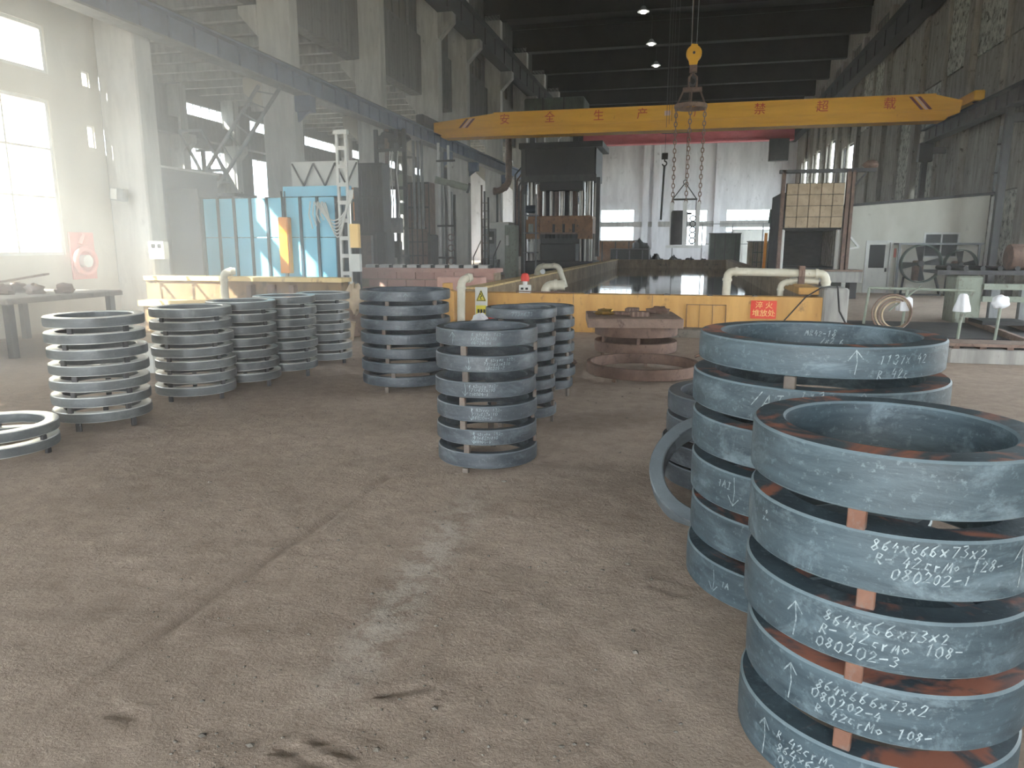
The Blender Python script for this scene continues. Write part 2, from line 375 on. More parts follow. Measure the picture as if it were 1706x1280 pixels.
near = np.clip((13-GY)/3, 0, 1)*np.clip((GY-.2)/1, 0, 1)*np.clip((GX+8)/1,0,1)*np.clip((5-GX)/1,0,1)
GZ = (.012*vnoise(GX,GY,.9,1)+.007*vnoise(GX,GY,3,2)+.006*vnoise(GX,GY,9,3)+.006*np.abs(vnoise(GX,GY,22,4)))*near
dR = ldist(*RUT); GZ += near*(-.009*np.exp(-(dR/.03)**2)+.004*np.exp(-((dR-.07)/.04)**2))*np.clip(.6+3*vnoise(GX,GY,4,9),0,2)
for (p, q) in (((-1.12,1.92),(-.92,1.86)), ((-1.2,1.85),(-1.02,1.80)), ((-1.0,2.2),(-.85,2.28)), ((-.1,3.3),(.05,3.2)), ((-1.9,1.9),(-1.75,1.86))):
    GZ += near*(-.011*np.exp(-(ldist(p,q)/.016)**2)+.006*np.exp(-((ldist(p,q)-.04)/.02)**2))
GZ -= .012*near
nxg, nyg = len(gx), len(gy)
mb = MB(); mb.v = list(zip(GX.ravel().tolist(), GY.ravel().tolist(), GZ.ravel().tolist()))
mb.f = [(j*nxg+i, j*nxg+i+1, (j+1)*nxg+i+1, (j+1)*nxg+i) for j in range(nyg-1) for i in range(nxg-1)]
struct('floor', mb, 'earth', smooth=80, label='dusty brown earth floor with ruts and crumbs')
struct('ground', MB().box(-90,80,-90,-9.35,-.3,-.06).box(-90,-24.4,-9.3,130,-.3,-.06).box(10.4,80,-9.3,130,-.3,-.06).box(-24.4,10.4,76.4,130,-.3,-.06), 'outside_ground')
# left wall beside the camera
near_holes = [(-10.2,-6.2,1.42,5.5),(-4.2,-.2,1.42,5.5),(1.8,5.8,1.42,4.22),(1.8,5.8,4.68,5.5),(7.8,11.64,1.42,4.22),(7.8,11.7,4.68,5.5),(12.48,12.66,4.63,4.91),(12.48,12.66,3.49,3.91)]
struct('wall_left', axis_wall(MB(), -11.62, .12, -9.3, 12.9, 0, 15.5, near_holes[2:]+[h for h in near_holes[:2] if h[0] > -9.3] + [(-9.0,-6.2,1.42,5.5)], 'x'), 'plaster', label='pale plastered window wall on the left')
window('x', -11.56, 7.8, 11.64, 1.42, 4.22, 4, [1.42,2.48,3.35,4.22], 'tall bright steel window on the left wall beside the red hose reel')
window('x', -11.56, 7.8, 11.7, 4.68, 5.5, 4, 1, 'bright upper window on the left wall above the tall one')
window('x', -11.56, 1.8, 5.8, 1.42, 4.22, 4, 3, 'steel window on the left wall nearer the camera', glass='dirty_glass')  # dirty panes put in here to keep the sun off the floor
window('x', -11.56, 1.8, 5.8, 4.68, 5.5, 4, 1, 'upper steel window on the left wall nearer the camera')
window('x', -11.56, -4.2, -.2, 1.42, 5.5, 4, 4, 'tall window in the left wall behind the camera')
window('x', -11.56, -9.0, -6.2, 1.42, 5.5, 3, 4, 'rearmost tall window in the left wall behind the camera')
window('x', -11.56, 12.48, 12.66, 4.63, 4.91, 1, 1, 'tiny upper slit window beside the first column', .02, bars=.02)
window('x', -11.56, 12.48, 12.66, 3.49, 3.91, 1, 1, 'tiny lower slit window beside the first column', .02, bars=.02)
# upper wall over the aisle roof, standing on the columns
COLY = [12.88, 18.75, 24.8, 31.0, 35.2, 41.8, 48.8, 55, 61.2, 67.4]
ch = [(27.4,30.4,10.6,12.4),(33.4,35.9,10.7,11.75),(38.9,41.5,10.7,11.75),(44.8,47.6,10.8,11.9),(50.9,53.8,10.8,11.9),(57.2,60.0,10.8,11.9)]
struct('wall_upper', axis_wall(MB(), -11.9, .3, 13.3, 76, 8.0, 15.5, ch, 'x'), 'concrete_dark', label='streaked grey concrete wall panels above the side aisle')
for i, h in enumerate(ch):
    window('x', -11.72, *h, 4, 2, ['first','second','third','fourth','fifth','sixth'][i]+' small clerestory window along the upper left wall', .07, 'steel_dark', .05, 'dirty_glass')
for i, (a, b) in enumerate(zip(COLY[1:], COLY[2:])):        # thick spandrel beams between the columns
    o = struct('spandrel_beam', MB().prism([(a+.75,7.95),(b-.05,7.95),(b-.05,10.3),(a+.75,10.3)], 'x', -11.6, -11.3), 'concrete_dark')
    o['label'] = ['nearest','second','third','fourth','fifth','sixth','seventh','eighth','ninth'][i]+' concrete spandrel beam between the left columns, counted from the camera'
# side aisle: outer wall, roof, ends
az = [y for y in np.arange(13.6, 74, 6.05)]
ah = [(y,y+4.5,7.9,8.52) for y in az]+[(y,y+4.5,5.3 if y < 36 else 1.2,6.42) for y in az]
struct('wall_aisle', axis_wall(MB(), -24.3, .3, 12.9, 76, 0, 10.5, ah, 'x'), 'concrete_dark', label='outer wall of the side aisle')
for i, h in enumerate(ah):
    k = i % len(az)
    window('x', -24.1, *h, 7, 1, '%s strip window of the aisle wall, bay %d from the camera' % ('upper' if i < len(az) else 'lower', k+1), .05, bars=.05)
struct('wall_aisle_near', MB().box(-24.3,-11.85,12.9,13.2,0,10.5), 'plaster')
m = MB().box(-24.3,-11.9,13.2,76,9.3,9.6)
struct('ceiling_aisle', m, 'concrete_dark')
ca = bpy.data.objects['ceiling_aisle']
for i, y in enumerate(np.arange(14, 60, 1.5)): part('roof_rib', MB().box(-24,-11.95,y,y+.22,8.98,9.3), 'concrete', ca, None)
struct('aisle_girder', MB().box(-23.95,-23.45,13.3,75.8,6.75,7.5), 'concrete_dark', label='dark concrete crane beam along the aisle wall')
for y in COLY[1:]: 
    o = struct('aisle_column', MB().box(-24,-23.3,y,y+.5,0,9.0).prism([(-23.3,6.0),(-22.9,6.4),(-22.9,6.75),(-23.3,6.75)], 'y', y, y+.5), 'concrete')
# far wall, right wall, back wall, ceiling
fh = [(-8.6,-5.2,1.6,5.2),(-.3,2.0,1.6,5.1),(3.8,8.4,4.0,5.1),(3.8,8.4,2.9,3.4)]
struct('wall_far', axis_wall(MB(), 76, .35, -24.3, 10.4, 0, 15.5, fh, 'y'), 'far_wall', label='whitewashed far end wall of the hall')
window('y', 76.15, -8.6, -5.2, 1.6, 5.2, 6, [1.6,3.4,4.0,5.2], 'far end window to the left, beside the press')
window('y', 76.15, -.3, 2.0, 1.6, 5.1, 4, [1.6,3.4,4.0,5.1], 'far end window behind the hanging chains')
window('y', 76.15, 3.8, 8.4, 4.0, 5.1, 7, 1, 'wide far end window to the right')
window('y', 76.15, 3.8, 8.4, 2.9, 3.4, 7, 1, 'low narrow far end window under the wide one')
wf = bpy.data.objects['wall_far']
for x in (-9.6,-4.1,-3.1,2.9,9.0): part('pilaster', MB().box(x-.3,x+.3,75.65,76,0,15.4), 'far_wall', wf, None)
part('sill_band', MB().box(-10,10,75.8,76,3.45,3.95), 'concrete', wf, None)
rw_h = [(y,y+3.6,12.6,14.0) for y in np.arange(26.2, 70, 6.0)]
struct('wall_right', axis_wall(MB(), 10.0, .35, -9.3, 76, 0, 15.5, rw_h+[(36.2,37.4,3.6,4.1),(50.0,54.4,.3,8.0),(56.0,60.4,.3,9.0),(62.0,66.6,.3,9.0),(68.2,72.6,.3,9.0),(7.2,11.6,0,5.0),(13.9,18.1,1.2,5.4),(19.8,23.6,1.2,5.4)], 'x'), 'plaster_right', label='grimy right wall with peeling panels and ribs')  # openings nearest the camera are unseen, added to light the mid hall
for i, h in enumerate(rw_h): window('x', 10.18, *h, 5, 2, 'high clerestory window on the right wall, bay %d from the camera' % (i+1), .06, 'steel_dark', .05, 'dirty_glass')
window('x', 10.18, 36.2, 37.4, 3.6, 4.1, 3, 1, 'small bright window low on the right wall above the white room', .04)
for a, b in ((13.9,18.1),(19.8,23.6)): window('x', 10.18, a, b, 1.2, 5.4, 4, 4, '%s unseen side window added in the right wall outside the picture' % ('first' if a < 15 else 'second'), .07, 'steel_dark')  # out of view, added to brighten the mid hall
for i, (a, b) in enumerate(((50.0,54.4),(56.0,60.4),(62.0,66.6),(68.2,72.6))): window('x', 10.18, a, b, .3, 8.0 if a < 55 else 9.0, 4, 6, 'tall low window far down the right wall, %s of four' % ('first','second','third','fourth')[i], .08, 'steel_dark')  # nearer two added to brighten the far end
wr = bpy.data.objects['wall_right']
k = 0
for y0 in np.arange(12.9, 72, 6.0):
    part('pilaster', MB().box(9.72,10,y0,y0+.6,0,13.6), 'plaster_right', wr, None)
    if y0 > 24: part('rib', MB().cyl((9.9,y0+3.2,0),(9.9,y0+3.2,13.2),.11,10), 'steel_dark' if k % 2 else 'plaster_right', wr)
    for a, b in ((y0+.72,y0+3.05),(y0+3.36,y0+5.88)):
        for z0, z1 in ((.1,3.3),(3.36,8.2),(8.26,12.4)):
            if (a < 37 < b and z0 < 4 < z1) or (b > 50 and z0 < 9) or (a < 24.4 and z0 < 5.4): continue
            k += 1
            part('wall_panel', MB().box(9.93-.02*(k%3),10.0,a,b,z0,z1), 'plaster_peeling' if (k*7) % 5 < 2 else 'plaster_right', wr, None)
gate = [(-8.0,7.5,0,5.6)]
struct('wall_back', axis_wall(MB(), -9.65, .35, -11.85, 10.35, 0, 15.5, gate, 'y'), 'plaster')
m = MB().box(-11.9,10.4,-9.65,76.4,15.5,15.8)
struct('ceiling', m, 'roof_dark', label='dark sooty ceiling slabs of the hall')
ce = bpy.data.objects['ceiling']
for y in COLY+[73.6]+[6.8,.8,-5.2]:
    part('roof_girder', MB().box(-11.5,9.95,y,y+.5,13.9,15.5), 'roof_dark', ce, None)
for y in np.arange(14.5, 75, 2.0): part('roof_slab_rib', MB().box(-11.5,9.95,y,y+.15,15.2,15.5), 'roof_dark', ce, None)
# columns of the left row
for i, y in enumerate(COLY):
    x0, x1, dp = -11.5, -10.55, .5
    if i == 0: x1 = -10.6
    c = semp('concrete_column', (-11, y, 0), ['nearest','second','third','fourth','fifth','sixth','seventh','eighth','ninth','farthest'][i]+' grey concrete column of the left row, counted from the camera')
    m = MB().cham(x0, x1, y, y+dp, 0, 14.2, .03); part('shaft', m, 'column_pale', c, None)
    if i > 0:
        part('corbel', MB().prism([(x0,5.25),(x0,6.1),(-12.05,6.1),(-12.05,5.75)], 'y', y, y+dp), 'plaster', c, None)
        part('corbel', MB().prism([(x0,7.15),(x0,7.95),(-12.05,7.95),(-12.05,7.75)], 'y', y, y+dp), 'column_pale', c, None)
        part('bracket', MB().box(x1,-10.1,y+.08,y+dp-.08,5.2,5.6).prism([(x1,4.95),(x1,5.2),(-10.2,5.2)], 'y', y+.2, y+.3), 'steel_blue', c, None)
    part('corbel', MB().prism([(x1,10.2),(x1,11.2),(-9.9,11.2),(-9.9,10.85)], 'y', y, y+dp), 'concrete', c, None)
# ------------------------------------------------------------------ crane rails and cranes
def girder(name, label, x0, x1, y0, y1, z0, z1, mat, face, step, parts=True):
    g = thing(name, label, 'girder', ((x0+x1)/2, y0, z0))
    part('bottom_flange', MB().box(x0,x1,y0,y1,z0,z0+.04), 'steel_grey' if mat == 'steel_blue' else mat, g, None)
    part('top_flange', MB().box(x0,x1,y0,y1,z1-.04,z1), mat, g, None)
    xm = (x0+x1)/2; part('web', MB().box(xm-.02,xm+.02,y0,y1,z0+.04,z1-.04), mat, g, None)
    part('crane_rail', MB().prism([(xm-.05,z1),(xm+.05,z1),(xm+.035,z1+.1),(xm-.035,z1+.1)], 'y', y0, y1), 'steel_dark', g, None)
    a, b = (xm+.02, xm+.07) if face > 0 else (xm-.07, xm-.02)
    for y in np.arange(y0+.3, min(y1, y0+44), step): part('stiffener', MB().box(a,b,y,y+.03,z0+.04,z1-.04), mat, g, None)
    return g
girder('crane_girder', 'blue grey steel crane girder running along the left columns', -10.5, -10.1, -9.2, 75.5, 5.6, 6.15, 'steel_blue', 1, .8)
rg = girder('crane_girder', 'dark steel crane girder on the right wall ending beside the yellow crane', 9.0, 9.4, -9.2, 33.4, 5.6, 6.15, 'steel_dark', -1, .8)
part('end_bracket', MB().box(8.95,9.45,33.0,33.3,4.9,5.6), 'steel_black', rg, None)
for y in (16.0, 22.0, 25.2, 33.05):
    part('support_post', MB().box(9.1,9.3,y,y+.2,0,5.6), 'steel_dark', rg, None)
    part('wall_tie', MB().box(9.3,10,y,y+.16,5.2,5.45), 'steel_dark', rg, None)
girder('upper_crane_girder', 'sooty upper crane girder high on the left columns', -10.55, -9.95, 13, 75.5, 11.2, 12.3, 'steel_black', 1, 2.0)
girder('upper_crane_girder', 'sooty upper crane girder high on the right wall', 9.1, 9.7, 20, 75.5, 11.2, 12.3, 'steel_black', -1, 2.0)
# yellow bridge crane
YC = 29.0
g = thing('bridge_crane', 'yellow single girder bridge crane with red lettering spanning the hall', 'crane', (0, YC, 6.25))
prof = [(-10.1,6.1),(-9.7,5.93),(8.5,5.93),(9.0,6.1),(9.05,6.5),(8.2,6.72),(-7.6,6.72),(-10.1,6.45)]
part('main_girder', MB().prism(prof, 'y', YC-.02, YC+.5), 'crane_yellow', g, None)
part('lower_flange', MB().prism([(-9.7,5.84),(8.5,5.84),(8.6,5.93),(-9.8,5.93)], 'y', YC-.16, YC+.62), 'crane_yellow', g, None)
part('web_fold', MB().prism([(-9.6,6.18),(8.7,6.18),(8.7,6.21),(-9.6,6.21)], 'y', YC-.05, YC-.02), 'crane_yellow', g, None)
part('top_plate', MB().box(-7.6,8.2,YC-.06,YC+.54,6.72,6.75), 'crane_yellow', g, None)
for x, lab in ((-10.3,'left'), (9.2,'right')):
    t = part('end_truck', MB().cham(x-.16,x+.16,YC-1.1,YC+1.5,6.3,6.62,.03), 'crane_yellow' if x > 0 else 'steel_dark', g, None)
    for y in (YC-.8, YC+1.2): part('wheel', MB().cyl((x-.07,y,6.38),(x+.07,y,6.38),.13,18), 'steel_dark', t)
for x0, mt in ((-9.05,'stripe_maroon'),(-8.9,'stripe_pale'),(-8.78,'stripe_maroon')):
    part('warning_stripe', MB().prism([(x0,6.22),(x0+.1,6.22),(x0+.42,6.56),(x0+.32,6.56)], 'y', YC-.03, YC-.018), mt, g, None)
for x0, mt in ((7.35,'stripe_maroon'),(7.5,'stripe_pale'),(7.62,'stripe_maroon')):
    part('warning_stripe', MB().prism([(x0+.4,6.24),(x0+.5,6.24),(x0+.1,6.68),(x0,6.68)], 'y', YC-.03, YC-.018), mt, g, None)
for ch_, x in zip('安全生产严禁超载', (-7.15,-5.35,-3.45,-1.8,.28,2.42,4.55,6.75)):
    lettering('painted_character', ch_, .42, (x, YC-.025, 6.46), 'letter_red', g)
part('rating_plate', MB().box(-.98,-.76,YC-.035,YC-.02,6.38,6.55), 'stripe_pale', g, None)
h = part('hoist_body', MB().cham(-1.1,-.1,YC+.7,YC+1.2,5.9,6.35,.05), 'steel_dark', g, None)
# far red bridge crane on the upper rails
g = thing('bridge_crane', 'faded red double girder bridge crane near the far wall', 'crane', (0, 71, 12.4))
part('main_girder', MB().box(-9.75,8.9,70.2,70.7,10.9,11.9), 'crane_red', g, None)
part('lower_flange', MB().box(-9.75,8.9,70.0,70.9,10.75,10.9), 'crane_red', g, None)
part('main_girder', MB().box(-9.75,8.9,72.0,72.5,11.1,12.1), 'crane_red', g, None)
part('walkway_rail', MB().box(-9.75,8.9,69.5,70.2,11.9,11.95), 'crane_red', g, None)
for x in (-10.25, 9.4):
    part('end_truck', MB().cham(x-.25,x+.25,69.4,73.2,12.42,12.95,.05), 'steel_black', g, None)
    part('end_link', MB().box(-10.0 if x < 0 else 8.7, -9.6 if x < 0 else 9.2, 70.2, 72.5, 11.85 if 0 else 12.42, 12.7).box(-9.75 if x < 0 else 8.6, -9.6 if x < 0 else 8.9, 70.2, 72.5, 11.9, 12.5), 'steel_black', g, None)
part('trolley', MB().cham(-1.6,.6,70.2,72.5,12.1,12.9,.06), 'steel_dark', g, None)
part('operator_cab', MB().box(6.8,8.4,69.2,70.0,8.9,10.75), 'steel_dark', g, None)
# overhead crane above the frame that carries the chains
g = thing('bridge_crane', 'sooty overhead bridge crane carrying the hoisting ropes', 'crane', (0, 25, 12.4))
part('main_girder', MB().box(-10.2,9.4,23.9,24.4,12.45,13.3), 'steel_black', g, None)
part('main_girder', MB().box(-10.2,9.4,25.6,26.1,12.45,13.3), 'steel_black', g, None)
part('trolley', MB().cham(-.9,.8,23.8,26.2,13.3,13.75,.06), 'steel_black', g, None)
for x in (-10.25, 9.4): part('end_truck', MB().cham(x-.25,x+.25,23.2,26.8,12.42,12.9,.05), 'steel_black', g, None)
# hook block with ropes
g = thing('hook_block', 'yellow crane hook block hanging on steel ropes', 'hook', (0, 25, 7.2))
for x in (-.09, .07): part('rope', MB().cyl((x,25,7.75),(x*1.6,25,13.3),.012,6), 'steel_grey', g)
for i, x in enumerate((-.78,-.7,-.62,-.5)): part('rope', MB().cyl((x,25.3,5.4+.1*i),(x+.02,25.3,13.3),.008,6), 'steel_dark', g)
s_ = part('sheave_case', MB().cyl((-.0,24.9,7.55),(-.0,25.1,7.55),.24,24), 'crane_yellow', g)
part('cheek_plate', MB().prism([(-.13,7.2),(.11,7.2),(.18,7.5),(.1,7.8),(-.08,7.82),(-.2,7.55)], 'y', 24.86, 24.9), 'crane_yellow', s_, None)
part('sheave_pin', MB().cyl((0,24.82,7.55),(0,25.18,7.55),.04,10), 'steel_dark', s_)
part('crosshead', MB().cham(-.12,.12,24.88,25.12,7.0,7.22,.02), 'rust', g, None)
pts = [(0,25,7.02),(0,25,6.86)]+[(.11*math.sin(a),25,6.72+.12*math.cos(a)) for a in np.linspace(.2,4.6,14)]
part('hook', MB().tube(pts, .035, 8), 'steel_dark', g)
def chain(name, p, q, parent, link_l=.17, r=.016):
    m = MB(); p = Vector(p); q = Vector(q); L = (q-p).length; n = int(L/(link_l*.78)); d = (q-p)/L
    for i in range(n):
        c = p+d*(L*(i+.5)/n); w_ = .045
        ax = Vector((1,0,0)) if i % 2 else Vector((0,1,0))
        pts = []
        for k in range(8):
            a = 2*PI*k/8; pts.append(c+ax*w_*math.cos(a)+d*link_l*.5*math.sin(a))
        m.tube(pts, r, 4, True)
    return part(name, m, 'rust_light', parent)
g = thing('lifting_frame', 'rusty ring shaped lifting frame on long chains over the tank', 'lifting gear', (0, 25, 5.95))
part('shackle', MB().tube([(-.12,25,6.5),(-.12,25,6.85),(0,25,6.98),(.12,25,6.85),(.12,25,6.5)], .035, 8), 'rust', g)
part('cross_head', MB().cham(-.3,.3,24.9,25.1,6.42,6.54,.02), 'rust', g, None)
part('spreader_ring', MB().lathe([(.42,5.9),(.5,5.9),(.52,5.94),(.52,6.0),(.5,6.03),(.42,6.03)], 40, (-.03,25,0)), 'rust_light', g, 40)
for x, y in ((-.48,25),(.42,25),(-.03,24.52)):
    part('hanger_rod', MB().cyl((x*.55,25+(y-25)*.4,6.48),(x,y,6.0),.028,8), 'rust', g)
    chain('chain',(x,y,5.92),(x*.95-.02,y,2.9),g)
    part('chain_eye', MB().cyl((x,y,5.84),(x,y,5.92),.04,8), 'rust', g)
ld = thing('quenching_fixture', 'grey steel fixture with pale arms hanging from the chains above the tank', 'fixture', (-.1, 25, 1.55))
for x, y, dx in ((-.5,25,-.04),(.4,25,.06),(-.05,24.52,0)): part('arm', MB().bar((x*.95-.02,y,2.98),(x-dx,y,1.6),.13,.08), 'pale_metal', ld, None)
part('base_plate', MB().box(-.62,.5,24.15,25.5,1.52,1.6), 'pale_metal', ld, None)
part('forging_stack', MB().lathe([(0.0,1.62),(.26,1.62),(.27,1.66),(.27,2.66),(.24,2.72),(0,2.72)], 20, (-.24,25,0), False), 'steel_dark', ld, 40)
for k in range(5): part('hook_prong', MB().torus((.2,24.9,1.75+.18*k), .09, .02, 'y', 12, 6), 'steel_dark', ld)
# second small hoist farther back
g = thing('hook_block', 'small dark hook block on a far thin rope', 'hook', (-2.2, 48, 6.6))
P48 = (-1.5, 48)
part('rope', MB().cyl((P48[0],48,7.3),(P48[0],48,15.5),.015,6), 'steel_dark', g)
part('sheave_case', MB().cham(P48[0]-.2,P48[0]+.2,47.9,48.1,6.9,7.3,.04), 'steel_black', g, None)
part('hook', MB().tube([(P48[0],48,6.9)]+[(P48[0]+.13*math.sin(a),48,6.65+.14*math.cos(a)) for a in np.linspace(0,4.6,12)], .045, 8), 'steel_black', g)
part('pendant_bar', MB().cyl((P48[0],48,6.5),(P48[0]-.1,48,3.2),.07,8), 'steel_black', g)
g = thing('lifting_frame', 'small triangular lifting frame farther back behind the chains', 'lifting gear', (-.1, 40, 3.6))
part('sling', MB().tube([(-.75,40,4.0),(-.2,40,4.75),(-.1,40,4.75),(.45,40,4.0)], .03, 6), 'steel_dark', g)
part('ring', MB().torus((-.15,40,4.85), .1, .025, 'y', 12, 6), 'steel_dark', g)
part('spreader_bar', MB().box(-.8,.5,39.95,40.05,3.93,4.02), 'steel_dark', g, None)
for x in (-.75, .45): part('drop_rod', MB().cyl((x,40,3.95),(x,40,3.0),.025,6), 'steel_dark', g)
part('lift_rope', MB().cyl((-.15,40,4.95),(-.12,40,15.5),.02,6), 'rust', g)
part('t_bar', MB().box(-.55,.25,39.95,40.05,3.2,3.3).box(-.25,-.05,39.95,40.05,2.2,3.2), 'steel_dark', g, None)
# bell lamps under the roof
for i, (x, y) in enumerate(((-2.66,41.0),(-2.54,47.3),(-2.47,52.8))):
    g = thing('pendant_lamp', ['nearest','middle','farthest'][i]+' glowing bell lamp under the dark roof', 'lamp', (x,y,13.5), 'bell lamps under the roof')
    part('cord', MB().cyl((x,y,13.8),(x,y,15.5),.02,6), 'steel_black', g)
    part('lamp_shade', MB().lathe([(.04,13.84),(.1,13.82),(.17,13.7),(.32,13.56),(.31,13.55),(.15,13.68),(.03,13.8)], 20, (x,y,0)), 'lamp_metal', g, 40)
    part('bulb', MB().lathe([(0,13.46),(.13,13.48),(.17,13.55),(.11,13.66),(0,13.7)], 14, (x,y,0), False), 'lamp_glow', g, 40)

# ------------------------------------------------------------------ quench tank
T = thing('quench_tank', 'long open quench tank with ochre concrete front wall and dark water inside', 'tank', (-.8, 13.4, 0))
part('front_wall', MB().box(-4.25,2.35,13.4,13.75,0,.71), 'wall_yellow', T, None)
part('wall_side', MB().box(-4.25,-3.95,13.75,45,0,.74), 'tank_inside', T, None)
part('wall_side', MB().box(2.35,2.68,14.0,45,0,.74), 'tank_inside', T, None)
part('end_wall', MB().box(-3.95,2.35,44.6,45,0,.76), 'tank_inside', T, None)
part('coping', MB().box(-4.3,-3.92,13.9,45,.74,.78), 'wall_cream', T, None)
part('coping', MB().box(2.32,2.7,14.6,45,.74,.78), 'tank_inside', T, None)
part('corner_post', MB().cham(2.35,2.75,13.3,14.0,0,.88,.03), 'concrete', T, None)
part('tank_floor', MB().box(-3.95,2.35,13.75,44.6,.0,.05), 'tank_inside', T, None)
for x in (-2.0, -.55): part('wall_joint', MB().box(x,x+.012,13.393,13.4,0,.71), 'tank_inside', T, None)
d_ = part('painted_panel', MB().box(.07,.75,13.385,13.4,.0,.55), 'wall_yellow', T, None)
for a in ((.065,.077,0,.56),(.745,.757,0,.56),(.065,.757,.55,.56),(.29,.297,0,.55),(.52,.527,0,.55)): part('panel_strip', MB().box(a[0],a[1],13.372,13.39,a[2],a[3]), 'rust', d_, None)
for x, ww in ((-1.8,.1),(-.35,.12),(.42,.1),(1.2,.09)): part('chipped_edge', MB().prism([(x,.712),(x+ww,.712),(x+ww*.7,.728),(x+ww*.2,.73)], 'y', 13.42, 13.6), 'stone', T, None)
water = solid('tank_water', MB().box(-3.95,2.35,13.75,44.6,.05,.26), 'water', 'dark still water filling the long quench tank', 'water', (-.8,14,.1), kind='stuff')
step = solid('concrete_step', MB().cham(-.5,1.9,13.0,13.36,0,.15,.02), 'stone', 'low grey concrete step at the foot of the ochre tank wall', 'step', (.5,13.2,0))
sg = thing('sign', 'red notice with gold characters on the ochre tank wall', 'sign', (1.39, 13.36, .48))
part('board', MB().box(1.17,1.6,13.375,13.398,.33,.645), 'sign_red', sg, None)
lettering('sign_text', '淬 火', .13, (1.39,13.37,.56), 'sign_gold', sg)
lettering('sign_text', '堆放处', .13, (1.39,13.37,.42), 'sign_gold', sg)
# pipes of the tank
def pipe(name, label, pts, r, mat='pvc', flanges=(), loc=None, low=None):
    g = thing(name, label, 'pipe', loc or pts[0])
    P = []
    for i, p in enumerate(pts):
        p = Vector(p)
        if 0 < i < len(pts)-1:
            a = (Vector(pts[i-1])-p).normalized(); b = (Vector(pts[i+1])-p).normalized(); k = r*1.6
            for t in np.linspace(0, 1, 6):
                q = (p+a*k)*(1-t)**2+p*2*t*(1-t)+(p+b*k)*t*t; P.append(q)
        else: P.append(p)
    part('pipe_run', MB().tube(P, r, 14), mat, g, 60)
    for i in range(1, len(pts)-1):
        p = Vector(pts[i]); a = (Vector(pts[i-1])-p).normalized(); b = (Vector(pts[i+1])-p).normalized()
        for dd in (a, b): part('elbow_collar', MB().cyl(p+dd*r*1.7, p+dd*r*2.3, r*1.18, 14), mat, g)
    for p, d in flanges: part('flange', MB().cyl(Vector(p)-Vector(d)*.02, Vector(p)+Vector(d)*.02, r*1.5, 14), 'rust_light', g)
    return g
pr = pipe('water_pipe', 'cream plastic pipe bridging the right end of the tank wall', [(.76,13.95,.42),(.78,13.95,1.13),(2.46,13.95,1.10),(2.48,13.95,.88)], .075, flanges=[((2.02,13.95,1.11),(1,0,0)),((2.08,13.95,1.11),(1,0,0))])
part('pipe_clamp', MB().box(2.0,2.1,13.85,14.05,.92,1.24), 'rust', pr, None)
pipe('water_pipe', 'short cream plastic pipe elbow below the long pipe bridge', [(1.72,14.0,.42),(1.72,14.0,.92),(2.0,14.0,.98),(2.36,14.0,.96)], .055)
yb = solid('yellow_coping_block', MB().prism([(13.76,.74),(15.6,.74),(15.6,.86),(13.76,.86)], 'x', 2.0, 2.34), 'wall_yellow', 'mustard coping block under the pipes at the tank corner', 'block', (2.17,13.76,.74))
solid('hanging_cable', MB().tube([(2.5,13.6,.9),(2.3,13.33,.89),(2.05,13.3,.72),(1.72,13.29,.3),(1.66,13.28,.02)], .012, 6), 'rubber', 'thin dark cable sagging across the ochre tank wall', 'cable', (1.7,13.3,0))
solid('hanging_cable', MB().tube([(2.6,13.6,.9),(2.55,13.26,.88),(2.6,13.24,.5),(2.85,13.22,.05),(2.95,13.3,.01)], .014, 6), 'rubber', 'dark cable hanging over the grey corner post', 'cable', (2.6,13.3,0))
pipe('water_pipe', 'arched cream pipe with gauge on the far left tank wall', [(-4.1,20.3,.74),(-4.0,20.2,1.02),(-3.4,20.0,1.04),(-3.2,20.0,.45)], .075)
solid('pressure_gauge', MB().cyl((-3.85,20.05,.88),(-3.85,20.0,.88),.07,16), 'pale_metal', 'round pressure gauge under the arched cream pipe', 'gauge', (-3.85,20.0,.88))
pipe('water_pipe', 'fat cream elbow pipe just behind the tank front wall', [(-2.68,14.25,.42),(-2.68,14.25,.82),(-2.3,14.3,.82)], .1)
pipe('water_pipe', 'upright cream standpipe left of the tank front wall', [(-4.02,12.85,0),(-4.0,12.85,.98),(-3.85,13.0,1.02)], .075)
solid('guard_bar', MB().bar((-3.1,13.5,.74),(-2.0,13.5,.73),.02,.02).bar((-3.1,13.5,.71),(-3.1,13.5,.75),.02), 'rust', 'thin rusty guard bar on the tank front wall', 'bar', (-2.5,13.5,.71))
jk = thing('switch_box', 'white switch box with red cap on the tank wall', 'switch box', (-2.95, 13.55, .71))
part('housing', MB().cham(-3.06,-2.84,13.5,13.62,.71,.86,.01), 'white_paint', jk, None)
part('stem', MB().cyl((-2.95,13.56,.86),(-2.95,13.56,.93),.045,12), 'white_paint', jk)
part('red_cap', MB().lathe([(0,.93),(.08,.93),(.085,1.0),(.06,1.07),(0,1.09)], 14, (-2.95,13.56,0), False), 'red_paint', jk, 50)
for x in (-3.02,-2.93): part('switch_slot', MB().box(x,x+.05,13.495,13.5,.77,.81), 'letter_black', jk, None)
yp = solid('yellow_post', MB().prism([(-4.44,0),(-4.2,0),(-4.2,.74),(-4.28,.78),(-4.28,.9),(-4.42,.9),(-4.42,.78),(-4.44,.74)], 'y', 13.0, 13.2), 'wall_yellow', 'squat mustard post beside the tall cream standpipe', 'post', (-4.3,13.1,0))
ws = thing('warning_sign', 'yellow triangle hazard sign on a white board by the tank corner', 'sign', (-3.66, 12.96, .3))
part('board', MB().cham(-3.78,-3.54,12.98,13.0,.28,.84,.01), 'white_paint', ws, None)
part('leg', MB().box(-3.69,-3.63,13.0,13.03,0,.8), 'steel_grey', ws, None)
